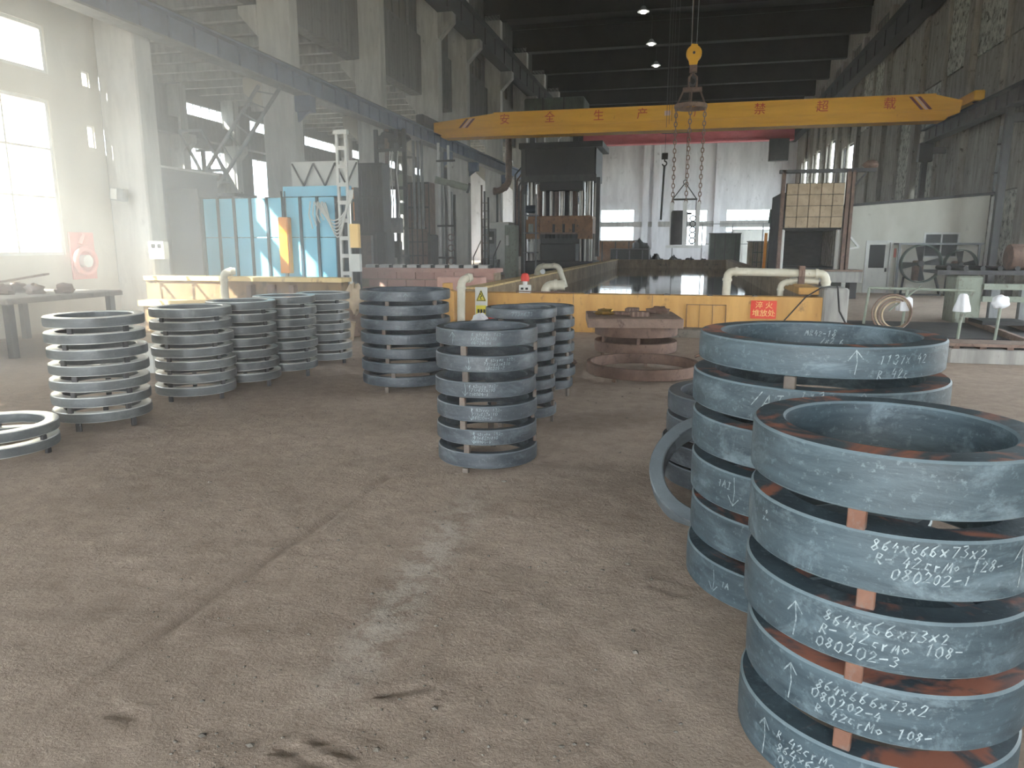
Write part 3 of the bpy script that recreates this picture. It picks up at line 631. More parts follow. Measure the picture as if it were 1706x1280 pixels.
part('hazard_triangle', MB().prism([(-3.76,.58),(-3.56,.58),(-3.66,.79)], 'y', 12.972, 12.98), 'sign_yellow', ws, None)
m = MB()
for a, b in (((-3.74,.59),(-3.58,.59)),((-3.58,.59),(-3.66,.77)),((-3.66,.77),(-3.74,.59)),((-3.67,.72),(-3.64,.67)),((-3.64,.67),(-3.68,.66)),((-3.68,.66),(-3.655,.61))): m.bar((a[0],12.971,a[1]),(b[0],12.971,b[1]),.012,.012)
part('hazard_symbol', m, 'letter_black', ws, None)
part('caption_strip', MB().box(-3.76,-3.56,12.972,12.98,.32,.5), 'sign_yellow', ws, None)
for k in range(3): part('caption_mark', MB().box(-3.73+.055*k,-3.69+.055*k,12.968,12.972,.36,.43), 'letter_black', ws, None)
# clutter at the tank's left corner
rk = thing('red_cloth', 'crumpled red cloth lying behind the ring stack', 'cloth', (-3.15,12.4,0))
def lump(cx, cy, cz, rx, ry, rz, seed, n=18, m=10, amp=.25):
    r = np.random.default_rng(seed); ph = r.random(12)*6.28; mbx = MB(); vs = []
    for i in range(m+1):
        th = PI*i/m
        for k in range(n):
            a = 2*PI*k/n; d = 1+amp*(math.sin(3*a+ph[0]+2*th)*.4+math.sin(5*a+ph[1]-3*th)*.35+math.sin(7*th+ph[2]+2*a)*.3)
            vs.append((cx+rx*d*math.sin(th)*math.cos(a), cy+ry*d*math.sin(th)*math.sin(a), cz+rz*d*math.cos(th)))
    fs = [(i*n+k, i*n+(k+1)%n, (i+1)*n+(k+1)%n, (i+1)*n+k) for i in range(m) for k in range(n)]
    return mbx.add(vs, fs)
part('fold', lump(-3.15,12.4,.25,.28,.16,.14,3), 'red_paint', rk, 70)
part('fold', lump(-3.5,12.3,.22,.18,.14,.18,5), 'cloth_white', rk, 70)
part('crate', MB().cham(-3.55,-2.85,12.25,12.55,0,.14,.02), 'pale_metal', rk, None)
bn = thing('pale_bin', 'small pale metal bin between the ring stacks', 'bin', (-3.8,12.4,0))
part('shell', MB().prism([(-4.0,0),(-3.6,0),(-3.55,.2),(-4.05,.2)], 'y', 12.1, 12.45), 'pale_metal', bn, None)
part('rim', MB().box(-4.08,-3.52,12.07,12.48,.2,.23), 'pale_metal', bn, None)
# pink brick block with clamps on top, left of the tank
pb = thing('brick_plinth', 'long pinkish brick plinth left of the quench tank', 'plinth', (-6.2, 17, 0))
part('core', MB().box(-7.95,-4.45,17.05,17.6,0,.95), 'firebrick', pb, None)
for r_ in range(5):
    for k in range(7):
        x = -7.97+.5*k+(.25 if r_ % 2 else 0); x2 = min(x+.48, -4.43)
        if x2-x > .1: part('brick', MB().box(x,x2,17.0,17.07,.02+.19*r_,.19+.19*r_), 'pink_brick', pb, None)
part('top_slab', MB().cham(-8.0,-4.4,16.95,17.65,.95,1.05,.02), 'pink_brick', pb, None)
solid('brick_ledge', MB().cham(-5.3,-4.3,15.2,15.7,0,.92,.02), 'pink_brick', 'short pinkish ledge at the tank wall behind the hazard sign', 'ledge', (-4.8,15.4,0))
for k in range(9):
    x = -7.75+.37*k
    cl = thing('steel_clamp', ['first','second','third','fourth','fifth','sixth','seventh','eighth','ninth'][k]+' bright steel clamp from the left along the pink plinth', 'clamp', (x,17.3,1.05), 'steel clamps on the pink plinth')
    part('jaw', MB().cham(x-.11,x+.13,17.1,17.45,1.05,1.13,.02), 'pale_metal', cl, None)
    part('block', MB().box(x+.14,x+.2,17.15,17.4,1.05,1.12), 'steel_black', cl, None)
# low basin on the left
B = thing('basin', 'low cream and ochre basin wall in front of the blue partition', 'basin', (-8.6, 13.0, 0))
part('back_wall', MB().box(-10.5,-6.25,12.5,12.8,0,.92), 'basin_brown', B, None)
part('coping', MB().box(-10.5,-6.2,12.43,12.85,.92,1.0), 'wall_cream', B, None)
part('front_wall', MB().box(-9.6,-6.25,11.3,11.55,0,.52), 'basin_brown', B, None)
part('front_coping', MB().box(-9.65,-6.2,11.22,11.6,.52,.62), 'wall_cream', B, None)
part('wall_side', MB().box(-6.5,-6.25,11.55,12.5,0,.62), 'wall_yellow', B, None)
for x in (-7.2,-8.1,-7.65): part('wall_rib', MB().box(x-.05,x+.05,12.35,12.5,0,.86), 'rust_light', B, None)
pipe('water_pipe', 'pale standpipe rising at the cream basin wall', [(-8.45,12.1,0),(-8.45,12.1,1.1),(-8.3,12.25,1.12)], .07)
# tan drum and sacks by the basin end
dr = thing('drum', 'brown drum by the end of the cream basin', 'drum', (-5.85,11.9,0))
part('shell', MB().lathe([(0,0),(.25,0),(.26,.02),(.25,.04),(.25,.3),(.262,.32),(.25,.34),(.25,.62),(.26,.64),(.25,.66),(0,.66)], 28, (-5.85,11.9,0), False), 'rust_light', dr, 40)
solid('draped_sack', lump(-5.62,11.75,.68,.14,.2,.24,11,22,14,.3), 'cloth_tan', 'crumpled tan sack slumped on the brown drum', 'sack', (-5.62,11.75,.5), smooth=70)
solid('tan_bucket', MB().lathe([(0,0),(.13,0),(.17,.3),(.18,.31),(.165,.31),(.12,.02),(0,.02)], 22, (-5.6,11.3,0), False), 'cloth_tan', 'small tan bucket standing below the crumpled sack', 'bucket', (-5.6,11.3,0))

# ------------------------------------------------------------------ left background
bp = thing('blue_partition', 'light blue sheet metal partition behind the cream basin', 'partition', (-9, 14.6, 0))
for k in range(8):
    x = -10.62+.405*k
    part('upper_panel', MB().box(x+.045,x+.4,14.6,14.64,1.78,2.62), 'blue_paint', bp, None)
    part('lower_panel', MB().box(x+.045,x+.4,14.6,14.64,0.05,1.765), 'blue_paint', bp, None)
    part('upright', MB().box(x-.01,x+.045,14.56,14.7,0,2.64), 'blue_post', bp, None)
part('backing_rail', MB().box(-10.6,-7.4,14.645,14.72,.3,.4).box(-10.6,-7.4,14.645,14.72,2.3,2.4), 'blue_post', bp, None)
part('top_rail', MB().box(-8.75,-7.2,14.9,15.1,2.66,2.88), 'blue_paint', bp, None)
part('rail_post', MB().box(-8.7,-8.6,14.95,15.05,0,2.66).box(-7.35,-7.25,14.95,15.05,0,2.66), 'blue_post', bp, None)
tr = thing('white_truss', 'white board fronted by a zigzag truss above the blue partition', 'truss', (-8,15.6,2.9))
part('board', MB().box(-9.0,-7.35,15.75,15.8,2.9,3.5), 'white_paint', tr, None)
for k in range(6): part('brace', MB().bar((-8.95+.27*k,15.7,2.95 if k % 2 else 3.45),(-8.68+.27*k,15.7,3.45 if k % 2 else 2.95),.03), 'steel_dark', tr, None)
for x in (-9,-7.43): part('leg', MB().box(x,x+.08,15.7,15.8,0,2.9), 'steel_dark', tr, None)
ge = thing('grey_enclosure', 'tall plain grey sheet enclosure left of the blue partition', 'enclosure', (-11.2,15.5,0))
part('front_sheet', MB().box(-11.5,-10.66,14.55,14.6,0,2.85), 'grey_sheet', ge, None)
part('side_sheet', MB().box(-11.5,-11.44,13.6,16.4,0,3.3), 'grey_sheet', ge, None)
part('lid', MB().box(-11.44,-10.66,14.6,16.3,2.6,2.66), 'steel_dark', ge, None)
part('cap', MB().box(-11.56,-11.4,13.55,16.45,3.3,3.35), 'pale_metal', ge, None)
sc = thing('switch_cabinet', 'tall orange switch box on the blue partition', 'switch box', (-8.52,14.5,.95))
part('housing', MB().cham(-8.64,-8.4,14.42,14.58,1.0,2.2,.015), 'orange_paint', sc, None)
part('door', MB().box(-8.62,-8.42,14.405,14.42,1.04,2.15), 'orange_paint', sc, None)
part('stand', MB().box(-8.55,-8.49,14.47,14.53,0,1.0), 'steel_grey', sc, None)
for x in (-8.56,-8.48): part('conduit', MB().cyl((x,14.5,2.2),(x,14.5,2.75),.015,6), 'rubber', sc)
wb = thing('meter_box', 'cream meter box with two small dials on the first column', 'meter box', (-10.38,12.8,1.3))
part('housing', MB().cham(-10.56,-10.2,12.72,12.88,1.33,1.68,.01), 'white_paint', wb, None)
part('bracket', MB().box(-10.6,-10.3,12.88,12.95,1.4,1.6), 'steel_grey', wb, None)
for x in (-10.44,-10.3): part('dial', MB().box(x-.04,x+.04,12.71,12.72,1.55,1.63), 'dark_glass', wb, None)
fl = thing('floodlight', 'square floodlight fixed to the first column', 'lamp', (-11.1,12.8,2.6))
part('housing', MB().prism([(-11.26,2.5),(-10.98,2.46),(-10.94,2.7),(-11.24,2.74)], 'y', 12.62, 12.78), 'steel_grey', fl, None)
part('lens', MB().prism([(-11.24,2.52),(-11.1,2.5),(-11.08,2.71),(-11.22,2.73)], 'y', 12.61, 12.62), 'white_paint', fl, None)
part('bracket', MB().bar((-11.1,12.78,2.6),(-11.1,12.88,2.6),.05), 'steel_dark', fl, None)
rr = thing('hose_reel', 'faded red hose reel on the left wall beside the tall window', 'hose reel', (-11.4,11.95,1.3))
part('backboard', MB().box(-11.49,-11.46,11.72,12.3,.95,1.85), 'red_faded', rr, None)
part('reel_rim', MB().torus((-11.38,11.97,1.3), .24, .05, 'x', 28, 10), 'red_faded', rr)
part('hub', MB().cyl((-11.46,11.97,1.3),(-11.32,11.97,1.3),.12,18), 'white_paint', rr)
part('nozzle', MB().cyl((-11.4,11.9,1.62),(-11.4,12.0,1.8),.04,8), 'red_faded', rr)
# steel ladder stair frame behind the second column
def at17(x, z): return (x, 17.0, z)
ls = thing('stair_frame', 'slanting steel ladder frame crossing in front of the aisle windows', 'ladder', (-11.5,17,0))
A0, A1, B0, B1 = (-10.48,5.5), (-12.15,3.5), (-9.9,5.42), (-12.0,2.9)
for p, q in ((A0,A1),(B0,B1)): part('ladder_rail', MB().bar(at17(*p),at17(*q),.07,.07), 'steel_grey', ls, None)
for k in range(8):
    t = (k+.5)/8; part('rung', MB().bar(at17(A0[0]+(A1[0]-A0[0])*t, A0[1]+(A1[1]-A0[1])*t), at17(B0[0]+(B1[0]-B0[0])*t, B0[1]+(B1[1]-B0[1])*t), .035), 'steel_grey', ls, None)
for p, q in (((-12.86,4.5),(-12.2,3.3)),((-12.2,4.5),(-11.25,2.9)),((-12.86,4.5),(-12.2,4.5)),((-12.4,4.0),(-11.9,4.0)),((-12.2,3.5),(-11.7,3.5)),((-11.9,3.2),(-11.5,3.2))):
    part('brace', MB().bar(at17(*p),at17(*q),.06), 'steel_grey', ls, None)
for x in (-12.2,-11.2): part('post', MB().box(x-.04,x+.04,16.96,17.04,0,4.0 if x < -12 else 2.95), 'steel_dark', ls, None)
part('platform', MB().box(-12.3,-11.1,16.6,17.6,2.82,2.9), 'steel_dark', ls, None)
mg = thing('dark_machine', 'dark machine hood resting above the blue partition', 'machine', (-11,19.5,0))
part('hood', lump(-10.9,20.4,3.05,.7,.6,.45,21,20,12,.15), 'steel_dark', mg, 60)
part('body', MB().cham(-12.3,-10.2,19.8,21,0,2.9,.08), 'steel_dark', mg, None)
# lattice post with cable coil
lp = thing('lattice_post', 'pale steel lattice post beside the blue partition', 'post', (-7.1,14.5,0))
for x in (-7.2,-7.0): part('chord', MB().box(x-.025,x+.025,14.47,14.53,0,3.88), 'pale_metal', lp, None)
for k in range(9): part('batten', MB().box(-7.2,-7.0,14.465,14.475,.6+.37*k,.68+.37*k), 'pale_metal', lp, None)
part('cap', MB().box(-7.25,-6.95,14.44,14.56,3.88,3.96), 'pale_metal', lp, None)
bx2 = part('junction_box', MB().cham(-6.98,-6.74,14.4,14.52,1.05,1.42,.01), 'white_paint', lp, None)
part('cable_box', MB().cham(-6.96,-6.76,14.42,14.54,1.55,2.05,.01), 'sign_gold', lp, None)
cc = thing('cable_coil', 'bundle of pale cables looped from the lattice post', 'cable', (-7.3,14.4,2.2))
for k in range(6):
    z1, dx = 2.55-.03*k, .1+.035*k
    pts = [(-7.75+.05*k,14.46-.004*k,2.5)]+[(-7.75+.05*k+(.95-.08*k)*t, 14.46-.004*k, 2.5-(.5+.07*k)*math.sin(PI*t)+.25*t) for t in np.linspace(.08,.92,10)]+[(-6.86-.02*k,14.46-.004*k,2.75)]
    part('loop', MB().tube(pts, .016, 6), 'pale_metal', cc)
for k in range(4):
    x = -7.8+.09*k; part('tail', MB().tube([(x,14.36,2.52),(x-.04,14.34,2.25),(x+.03,14.35,1.95+.06*k)], .014, 6), 'pale_metal', cc)
# kilns between the columns
def kiln(name, label, x0, x1, y0, y1, z1, mat, extra):
    g = thing(name, label, 'furnace', ((x0+x1)/2, y0, 0))
    part('lower_casing', MB().cham(x0-.12,x1+.1,y0-.1,y1,0,2.0,.04), 'steel_black', g, None)
    part('upper_casing', MB().cham(x0,x1,y0,y1,2.0,z1,.04), mat, g, None)
    nx = max(2, int((x1-x0)/.16))
    for k in range(nx+1):
        x = x0+(x1-x0)*k/nx; part('casing_rib', MB().box(x-.018,x+.018,y0-.05,y0,2.0,z1-.05), 'steel_black' if k % 2 else 'steel_dark', g, None)
    for z in (2.0, 2.0+(z1-2)*.5, z1-.08): part('band', MB().box(x0-.02,x1+.02,y0-.07,y0-.01,z,z+.07), 'steel_black', g, None)
    for k in range(5):
        x = x0-.1+(x1-x0+.18)*k/4; part('lower_rib', MB().box(x-.02,x+.02,y0-.15,y0-.1,.1,1.95), 'steel_dark', g, None)
    for z in (.4,.9,1.4): part('lower_band', MB().box(x0-.13,x1+.11,y0-.14,y0-.1,z,z+.05), 'steel_dark', g, None)
    extra(g); return g
def exA(g):
    part('orange_slot', MB().box(-9.94,-9.78,20.93,20.97,3.0,3.75), 'orange_paint', g, None); part('orange_slot', MB().box(-9.94,-9.78,20.93,20.97,2.35,2.9), 'orange_paint', g, None)
    part('guide_post', MB().box(-10.2,-10.12,20.8,20.9,0,4.2), 'pale_metal', g, None)
    part('hatch', MB().box(-9.7,-9.35,20.84,20.9,.5,1.9), 'rust', g, None)
    part('hatch_edge', MB().box(-9.35,-9.31,20.82,20.9,.5,1.9), 'steel_grey', g, None)
kiln('kiln', 'dark sheeted kiln with two orange painted slots', -10.02,-8.98,21.0,21.6,4.05,'steel_black',exA)
def exB(g):
    for x in (-9.72,-9.55,-9.4): part('flue_pipe', MB().cyl((x,25.6,2.2),(x,25.6,5.3),.05,10), 'steel_grey', g)
    part('front_panel', MB().box(-10.1,-9.35,25.78,25.88,.2,2.5), 'rust', g, None)
    for z in (.7,1.2,1.7,2.2): part('panel_bar', MB().box(-10.12,-9.33,25.74,25.78,z,z+.05), 'steel_black', g, None)
    for x in (-9.9,-9.7,-9.5): part('panel_bar', MB().box(x-.02,x+.02,25.74,25.78,.25,2.45), 'steel_black', g, None)
kiln('kiln', 'rust fronted kiln with three upright flue pipes', -10.15,-9.3,26,26.7,3.9,'rust',exB)
fr = thing('drive_gantry', 'open steel frame with a jumbled drive unit between the two kilns', 'frame', (-9.5,23,0))
for x, mt in ((-10.0,'steel_dark'),(-9.62,'rust'),(-9.3,'steel_dark'),(-9.02,'steel_black')): part('frame_post', MB().box(x-.06,x+.06,22.9,23.0,0,5.3), mt, fr, None)
part('drive_unit', lump(-9.55,23.2,5.0,.55,.35,.28,31,18,10,.35), 'steel_black', fr, 60)
for z in (1.2,2.1,3.4,4.6): part('frame_beam', MB().box(-10.05,-8.97,22.88,23.0,z,z+.1), 'steel_dark', fr, None)
for z in (2.6,3.05,3.5): part('sight_panel', MB().box(-9.25,-9.08,22.9,22.94,z,z+.38), 'green_pale', fr, None)
part('gear_box', MB().cham(-9.55,-9.1,22.7,22.9,2.0,2.5,.04), 'steel_grey', fr, None)
part('gear_box', MB().cham(-9.5,-9.15,22.7,22.9,1.2,1.75,.04), 'steel_dark', fr, None)
for x in (-9.48,-9.4,-9.2): part('hose', MB().tube([(x,22.75,2.4),(x+.06,22.7,3.0),(x-.03,22.75,3.9),(x+.02,22.8,4.6)], .02, 6), 'pale_metal', fr)
pbk = thing('pipe_bank', 'bank of tall upright pipes right of the rust fronted kiln', 'pipes', (-8.9,27,0))
for k, (x, z1, mt, r) in enumerate(((-9.25,5.4,'pale_metal',.05),(-9.1,5.2,'steel_grey',.06),(-8.98,4.4,'steel_dark',.05),(-8.86,5.3,'pale_metal',.05),(-8.74,3.6,'steel_grey',.04),(-8.64,3.5,'steel_dark',.05))):
    part('upright_pipe', MB().cyl((x,27,0),(x,27,z1),r,10), mt, pbk)
part('cross_duct', MB().cyl((-9.35,26.85,4.05),(-8.15,27.3,3.75),.13,14), 'green_pale', pbk)
part('duct_flange', MB().cyl((-8.2,27.28,3.76),(-8.13,27.31,3.74),.19,14), 'steel_dark', pbk)
for z in (1.1,2.3,4.7): part('pipe_tie', MB().box(-9.32,-8.58,26.92,26.98,z,z+.07), 'steel_dark', pbk, None)
for z in (1.0,1.5,1.9): part('hand_wheel', MB().torus((-8.75,26.85,z), .12, .022, 'y', 16, 6), 'rust', pbk)
part('pump_base', MB().cham(-9.2,-8.5,26.6,26.9,0,.8,.04), 'steel_black', pbk, None)
vf = thing('valve_rack', 'thin ladder rack of rusty pipes right of the fifth column', 'pipe rack', (-9.3,35,0))
for k, x in enumerate((-10.2,-10.05,-9.85)): part('riser', MB().cyl((x,36.4,0),(x,36.4,4.6-.3*k),.05,10), ['rust','steel_dark','steel_black'][k], vf)
for k in range(9): part('rung', MB().box(-10.2,-9.85,36.36,36.4,.5+.4*k,.54+.4*k), 'rust', vf, None)
pp = pipe('steam_pipe', 'fat brown steam pipe crossing behind the fifth column', [(-10.3,39.2,4.5),(-9.9,39.2,4.5),(-9.45,39.2,4.9),(-9.45,39.2,7.4)], .17, 'rust')
part('support', MB().box(-10.14,-10.06,39.1,39.3,2.85,4.36), 'steel_dark', pp, None)
bo = thing('control_booth', 'pale control booth with a door and steps beside the press', 'booth', (-10,39.6,0))
part('shell', MB().cham(-11.0,-9.4,39,41,0,2.85,.02), 'white_paint', bo, None)
dd = part('door', MB().box(-10.75,-10.1,38.95,39,.85,2.5), 'steel_grey', bo, None)
part('door_window', MB().box(-10.62,-10.22,38.93,38.95,1.7,2.35), 'dark_glass', dd, None)
part('door_sign', MB().box(-10.5,-10.33,38.92,38.93,1.9,2.05), 'white_paint', dd, None)
part('side_window', MB().box(-9.4,-9.38,39.2,40.5,1.4,2.5), 'dark_glass', bo, None)
for k in range(5): part('step', MB().box(-10.9,-9.9,37.3+.33*k,37.65+.33*k,0,.16+.17*k), 'steel_grey', bo, None)
for x in (-10.95,-9.85): part('handrail', MB().bar((x,37.4,1.0),(x,38.9,1.85),.04).bar((x,37.4,.1),(x,37.4,1.0),.04), 'steel_dark', bo, None)
gc = thing('green_cabinet', 'pale green electrical cabinet right of the control booth', 'cabinet', (-8.6,36,0))
part('body', MB().cham(-8.9,-8.3,36,36.6,0,2.6,.02), 'green_pale', gc, None)
for x in (-8.87,-8.58): part('door', MB().box(x,x+.26,35.96,36,.8,2.5), 'green_pale', gc, None)
part('display', MB().box(-8.82,-8.68,35.94,35.96,1.6,2.1), 'white_paint', gc, None)
pk = thing('pump_rack', 'steel rack with blue pump and white tanks left of the press', 'rack', (-8,37.5,0))
for x in (-8.2,-7.6): part('post', MB().box(x-.04,x+.04,37.5,37.58,0,4.2), 'steel_grey', pk, None)
for z in (1.2,2.2,3.1): part('shelf', MB().box(-8.25,-7.55,37.4,38,z,z+.06), 'steel_grey', pk, None)
part('pump', MB().cyl((-8.15,37.7,3.45),(-7.65,37.7,3.45),.2,14), 'blue_post', pk)
part('canister', MB().cyl((-7.9,37.7,1.26),(-7.9,37.7,1.8),.16,14), 'white_paint', pk)
part('canister', MB().cyl((-7.9,37.7,2.26),(-7.9,37.7,2.7),.13,14), 'green_pale', pk)
# hydraulic press
PX0, PX1, PY = -8.75, -4.85, 40.0
g = thing('hydraulic_press', 'huge dark hydraulic press with polished pillars and a brown moving beam', 'press', (-6.8,40,0))
part('crown', MB().cham(PX0,PX1,PY,PY+3.2,5.1,6.9,.08), 'steel_black', g, None)
part('crown_flange', MB().box(PX0-.3,PX1+.35,PY-.15,PY+3.3,6.75,7.05), 'steel_black', g, None)
part('crown_step', MB().box(PX0-.05,PX1+.05,PY-.1,PY,5.0,5.35), 'steel_dark', g, None)
for x in (-8.45,-5.2):
    for y in (PY+.4,PY+2.7):
        part('pillar', MB().cyl((x,y,.4),(x,y,5.1),.2,20), 'chrome', g)
for x in (-7.9,-7.5,-6.9,-6.4,-5.75): part('piston', MB().cyl((x,PY+1.4,3.2),(x,PY+1.4,5.1),.17 if x in (-6.9,-5.75) else .1,18), 'chrome', g)
part('moving_beam', MB().cham(-8.6,-5.0,PY+.1,PY+3.0,2.25,3.2,.06), 'press_brown', g, None)
part('beam_cheek', MB().box(-8.65,-7.9,PY-.05,PY+.1,1.95,3.0), 'press_brown', g, None)
part('beam_cheek', MB().box(-5.75,-4.95,PY-.05,PY+.1,1.95,3.0), 'press_brown', g, None)
part('ram_rail', MB().box(-7.85,-5.8,PY-.03,PY+.1,2.2,2.3), 'rust_light', g, None)
for a, b in ((-8.2,-7.2),(-7.05,-6.2),(-5.65,-5.1)): part('dark_backing', MB().box(a,b,PY+2.9,PY+3.0,3.2,5.1), 'steel_black', g, None)  # added dark sheets hiding the bright far wall seen through the press
part('dark_backing', MB().box(-8.3,-5.3,PY+2.9,PY+3.0,.75,2.3), 'steel_black', g, None)
part('ram_shroud', MB().box(-8.0,-5.6,PY+.6,PY+2.4,4.6,5.1), 'steel_black', g, None)
for x in (-8.2,-7.2,-6.3): part('cylinder_sleeve', MB().cyl((x,PY+1.9,3.2),(x,PY+1.9,5.0),.22,16), 'rust', g)
for x in (-7.1,-6.55,-6.0): part('die_bolt', MB().cyl((x,PY-.02,2.3),(x,PY-.02,2.75),.07,10), 'steel_black', g)
for k in range(8): part('die_tooth', MB().box(-7.75+.24*k,-7.6+.24*k,PY+.1,PY+.5,2.0,2.25), 'steel_black', g, None)
for x in (-5.6,-5.35,-5.1): part('guide_rod', MB().cyl((x,PY+.0,.5),(x,PY+.0,1.95),.07,12), 'chrome', g)
part('lower_bed', MB().cham(-8.7,-4.9,PY-.1,PY+3.2,0,.75,.05), 'steel_black', g, None)
part('die_block', MB().cham(-7.9,-5.9,PY+.2,PY+2.6,.75,1.7,.05), 'steel_black', g, None)
for x in (PX0-.2,): part('side_frame', MB().box(x,x+.25,PY,PY+.3,0,6.75), 'steel_dark', g, None)
part('side_frame', MB().box(PX1+.05,PX1+.25,PY,PY+.3,1.0,5.2), 'steel_dark', g, None)
hd = part('header_tank', MB().cham(-8.9,-5.6,PY+.5,PY+2.6,8.3,9.45,.06), 'green_dark', g, None)
for x in (-7.85,-6.7): part('tank_seam', MB().box(x-.03,x+.03,PY+.46,PY+.5,8.3,9.45), 'steel_black', hd, None)
part('tank_support', MB().box(-8.6,-8.3,PY+.6,PY+.9,7.05,8.3).box(-6.2,-5.9,PY+.6,PY+.9,7.05,8.3), 'steel_black', g, None)
for k in range(4): part('hydraulic_line', MB().tube([(-8.95-.1*k,PY-.1,1.0),(-8.95-.1*k,PY-.1,4.5+.3*k),(-8.7,PY+.2,5.2+.3*k)], .05, 8), 'steel_dark' if k % 2 else 'rust', g)
# benches and stores around the tank's far end
def far_box(name, label, cat, x0, x1, y0, y1, z1, mat, lid='steel_dark'):
    g = thing(name, label, cat, ((x0+x1)/2,y0,0)); part('body', MB().cham(x0,x1,y0,y1,0,z1,.03), mat, g, None)
    part('lid', MB().box(x0-.04,x1+.04,y0-.04,y1+.04,z1,z1+.05), lid, g, None)
    for k in range(3):
        x = x0+(x1-x0)*(k+.5)/3; part('batten', MB().box(x-.04,x+.04,y0-.03,y0,.05,z1-.05), lid, g, None)
    return g
far_box('storage_bin', 'tall green grey storage bin beyond the tank', 'bin', 1.55,3.5,50,52,2.35,'green_dark')
far_box('storage_bin', 'wide pale store box against the far wall', 'bin', 4.0,8.8,66,68,2.9,'white_paint','pale_metal')
far_box('brick_stack', 'pale block stack beyond the right tank wall', 'stack', 2.95,4.4,36,37.5,1.75,'firebrick','stone')
far_box('dark_bench', 'long dark work bench beside the press', 'bench', -4.6,-2.2,46.5,48,1.35,'steel_dark','steel_grey')
far_box('forging_crate', 'rust brown crate of forgings right of the press', 'crate', -6.2,-3.4,52,54,1.9,'press_brown')
for i, (x, y, z, r) in enumerate(((-1.75,47,.55,.42),(-.7,47.2,.5,.42),(.35,47,.45,.42),(1.2,48.6,.4,.3),(-3.0,49.6,1.0,.75))):
    solid('scrap_heap', lump(x,y,z*.7,r,.6,z,40+i,18,10,.45), 'steel_dark', ['low dark scrap heap left of centre beyond the tank','dark scrap heap just left of the hanging fixture','dark scrap heap under the hanging fixture','small dark scrap heap beside the green bin','tall dark scrap heap beside the press'][i], 'scrap', (x,y,0), smooth=60)
rl = thing('far_handrail', 'thin grey handrail across the hall beyond the tank', 'handrail', (2,58,0))
for z in (1.5,3.0): part('rail', MB().bar((-1,58,z+.2),(9,58,z+.2),.06), 'steel_grey', rl, None)
for x in (-1,1.2,3.4,5.6,7.8): part('post', MB().box(x-.04,x+.04,57.96,58.04,0,3.25), 'steel_grey', rl, None)
# ------------------------------------------------------------------ furnace and white room on the right
g = thing('heating_furnace', 'heat treatment furnace with raised brick door and dark open mouth', 'furnace', (3.7,24,0))
FX0, FX1, FY = 2.95, 4.5, 24.0
part('sill', MB().cham(2.85,5.2,FY-.35,FY+.6,.5,.83,.02), 'concrete', g, None)
part('sill_plate', MB().box(2.85,5.2,FY-.38,FY+.55,.83,.87), 'rust_light', g, None)
for x in (2.9,3.8,4.9): part('foot', MB().box(x,x+.2,FY-.2,FY+.4,0,.5), 'steel_dark', g, None)
part('mouth_back', MB().box(FX0,FX1,FY+2.6,FY+2.8,.6,3.2), 'cavity', g, None)
part('mouth_side', MB().box(FX0-.12,FX0,FY+.3,FY+2.8,.6,3.2), 'cavity', g, None)
part('mouth_side', MB().box(FX1,FX1+.12,FY+.3,FY+2.8,.6,3.2), 'cavity', g, None)
part('mouth_roof', MB().box(FX0,FX1,FY+.3,FY+2.6,2.05,3.2), 'cavity', g, None)
part('mouth_floor', MB().box(FX0,FX1,FY+.3,FY+2.6,.6,.92), 'cavity', g, None)
for k in range(7): part('lining_rib', MB().box(FX1-.06,FX1,FY+.5+.28*k,FY+.6+.28*k,.95,2.05), 'stone', g, None)
for k in range(5): part('lining_course', MB().box(FX0+.02,FX1-.06,FY+2.55,FY+2.6,.98+.2*k,1.06+.2*k), 'cavity', g, None)
for x in (FX0-.1,FX1-.03): part('white_jamb', MB().cham(x,x+.13,FY+.12,FY+.3,.88,2.08,.03), 'white_paint', g, None)
d = part('raised_door', MB().box(2.92,4.58,FY+.0,FY+.1,2.12,3.45), 'steel_dark', g, None)
for r_ in range(4):
    for c in range(5):
        x = 2.93+.33*c; z = 2.13+.33*r_
        part('door_brick', MB().cham(x,x+.315,FY-.06,FY+.02,z,z+.315,.012), 'firebrick', d, None)
for x in (2.78,4.62): part('door_frame', MB().box(x,x+.1,FY-.05,FY+.15,.87,3.85), 'rust', g, None)
part('door_frame', MB().box(4.76,4.84,FY-.05,FY+.15,.87,3.8), 'rust', g, None)
part('top_beam', MB().box(2.7,5.4,FY-.05,FY+.15,3.75,3.85), 'steel_dark', g, None)
part('winch', lump(5.25,FY+.05,3.95,.22,.15,.12,61,14,8,.25), 'rust', g, 60)
part('lift_chain', MB().cyl((3.3,FY,3.45),(3.3,FY,3.75),.02,6), 'steel_dark', g); part('lift_chain', MB().cyl((4.3,FY,3.45),(4.3,FY,3.75),.02,6), 'steel_dark', g)
part('side_lever', MB().bar((4.85,FY,1.85),(5.1,FY,1.55),.06).bar((5.1,FY,1.55),(4.82,FY,1.5),.06), 'white_paint', g, None)
part('brace', MB().bar((4.8,FY,3.3),(5.15,FY,3.75),.05), 'steel_dark', g, None)
ep = thing('electrode_frame', 'upright frame of pipes and an orange strut left of the furnace', 'frame', (3,28.6,0))
for k, (x, mt) in enumerate(((3.02,'steel_dark'),(3.15,'rust'),(3.28,'steel_black'),(2.86,'orange_paint'))):
    part('strut', MB().bar((x,28.6,0),(x+.02,28.6,2.4 if mt != 'orange_paint' else 2.05),.1), mt, ep, None)
part('bent_pipe', MB().tube([(2.98,28.6,2.4),(3.0,28.6,2.85),(3.4,28.6,2.9),(3.8,28.6,2.88)], .06, 8), 'green_dark', ep)
cg = thing('wire_cage', 'narrow green wire cage beside the right tank wall', 'cage', (2.95,32,0))
for x in (2.75,2.92,3.09,3.26): part('upright', MB().box(x-.015,x+.015,32,32.03,0,1.75), 'green_dark', cg, None)
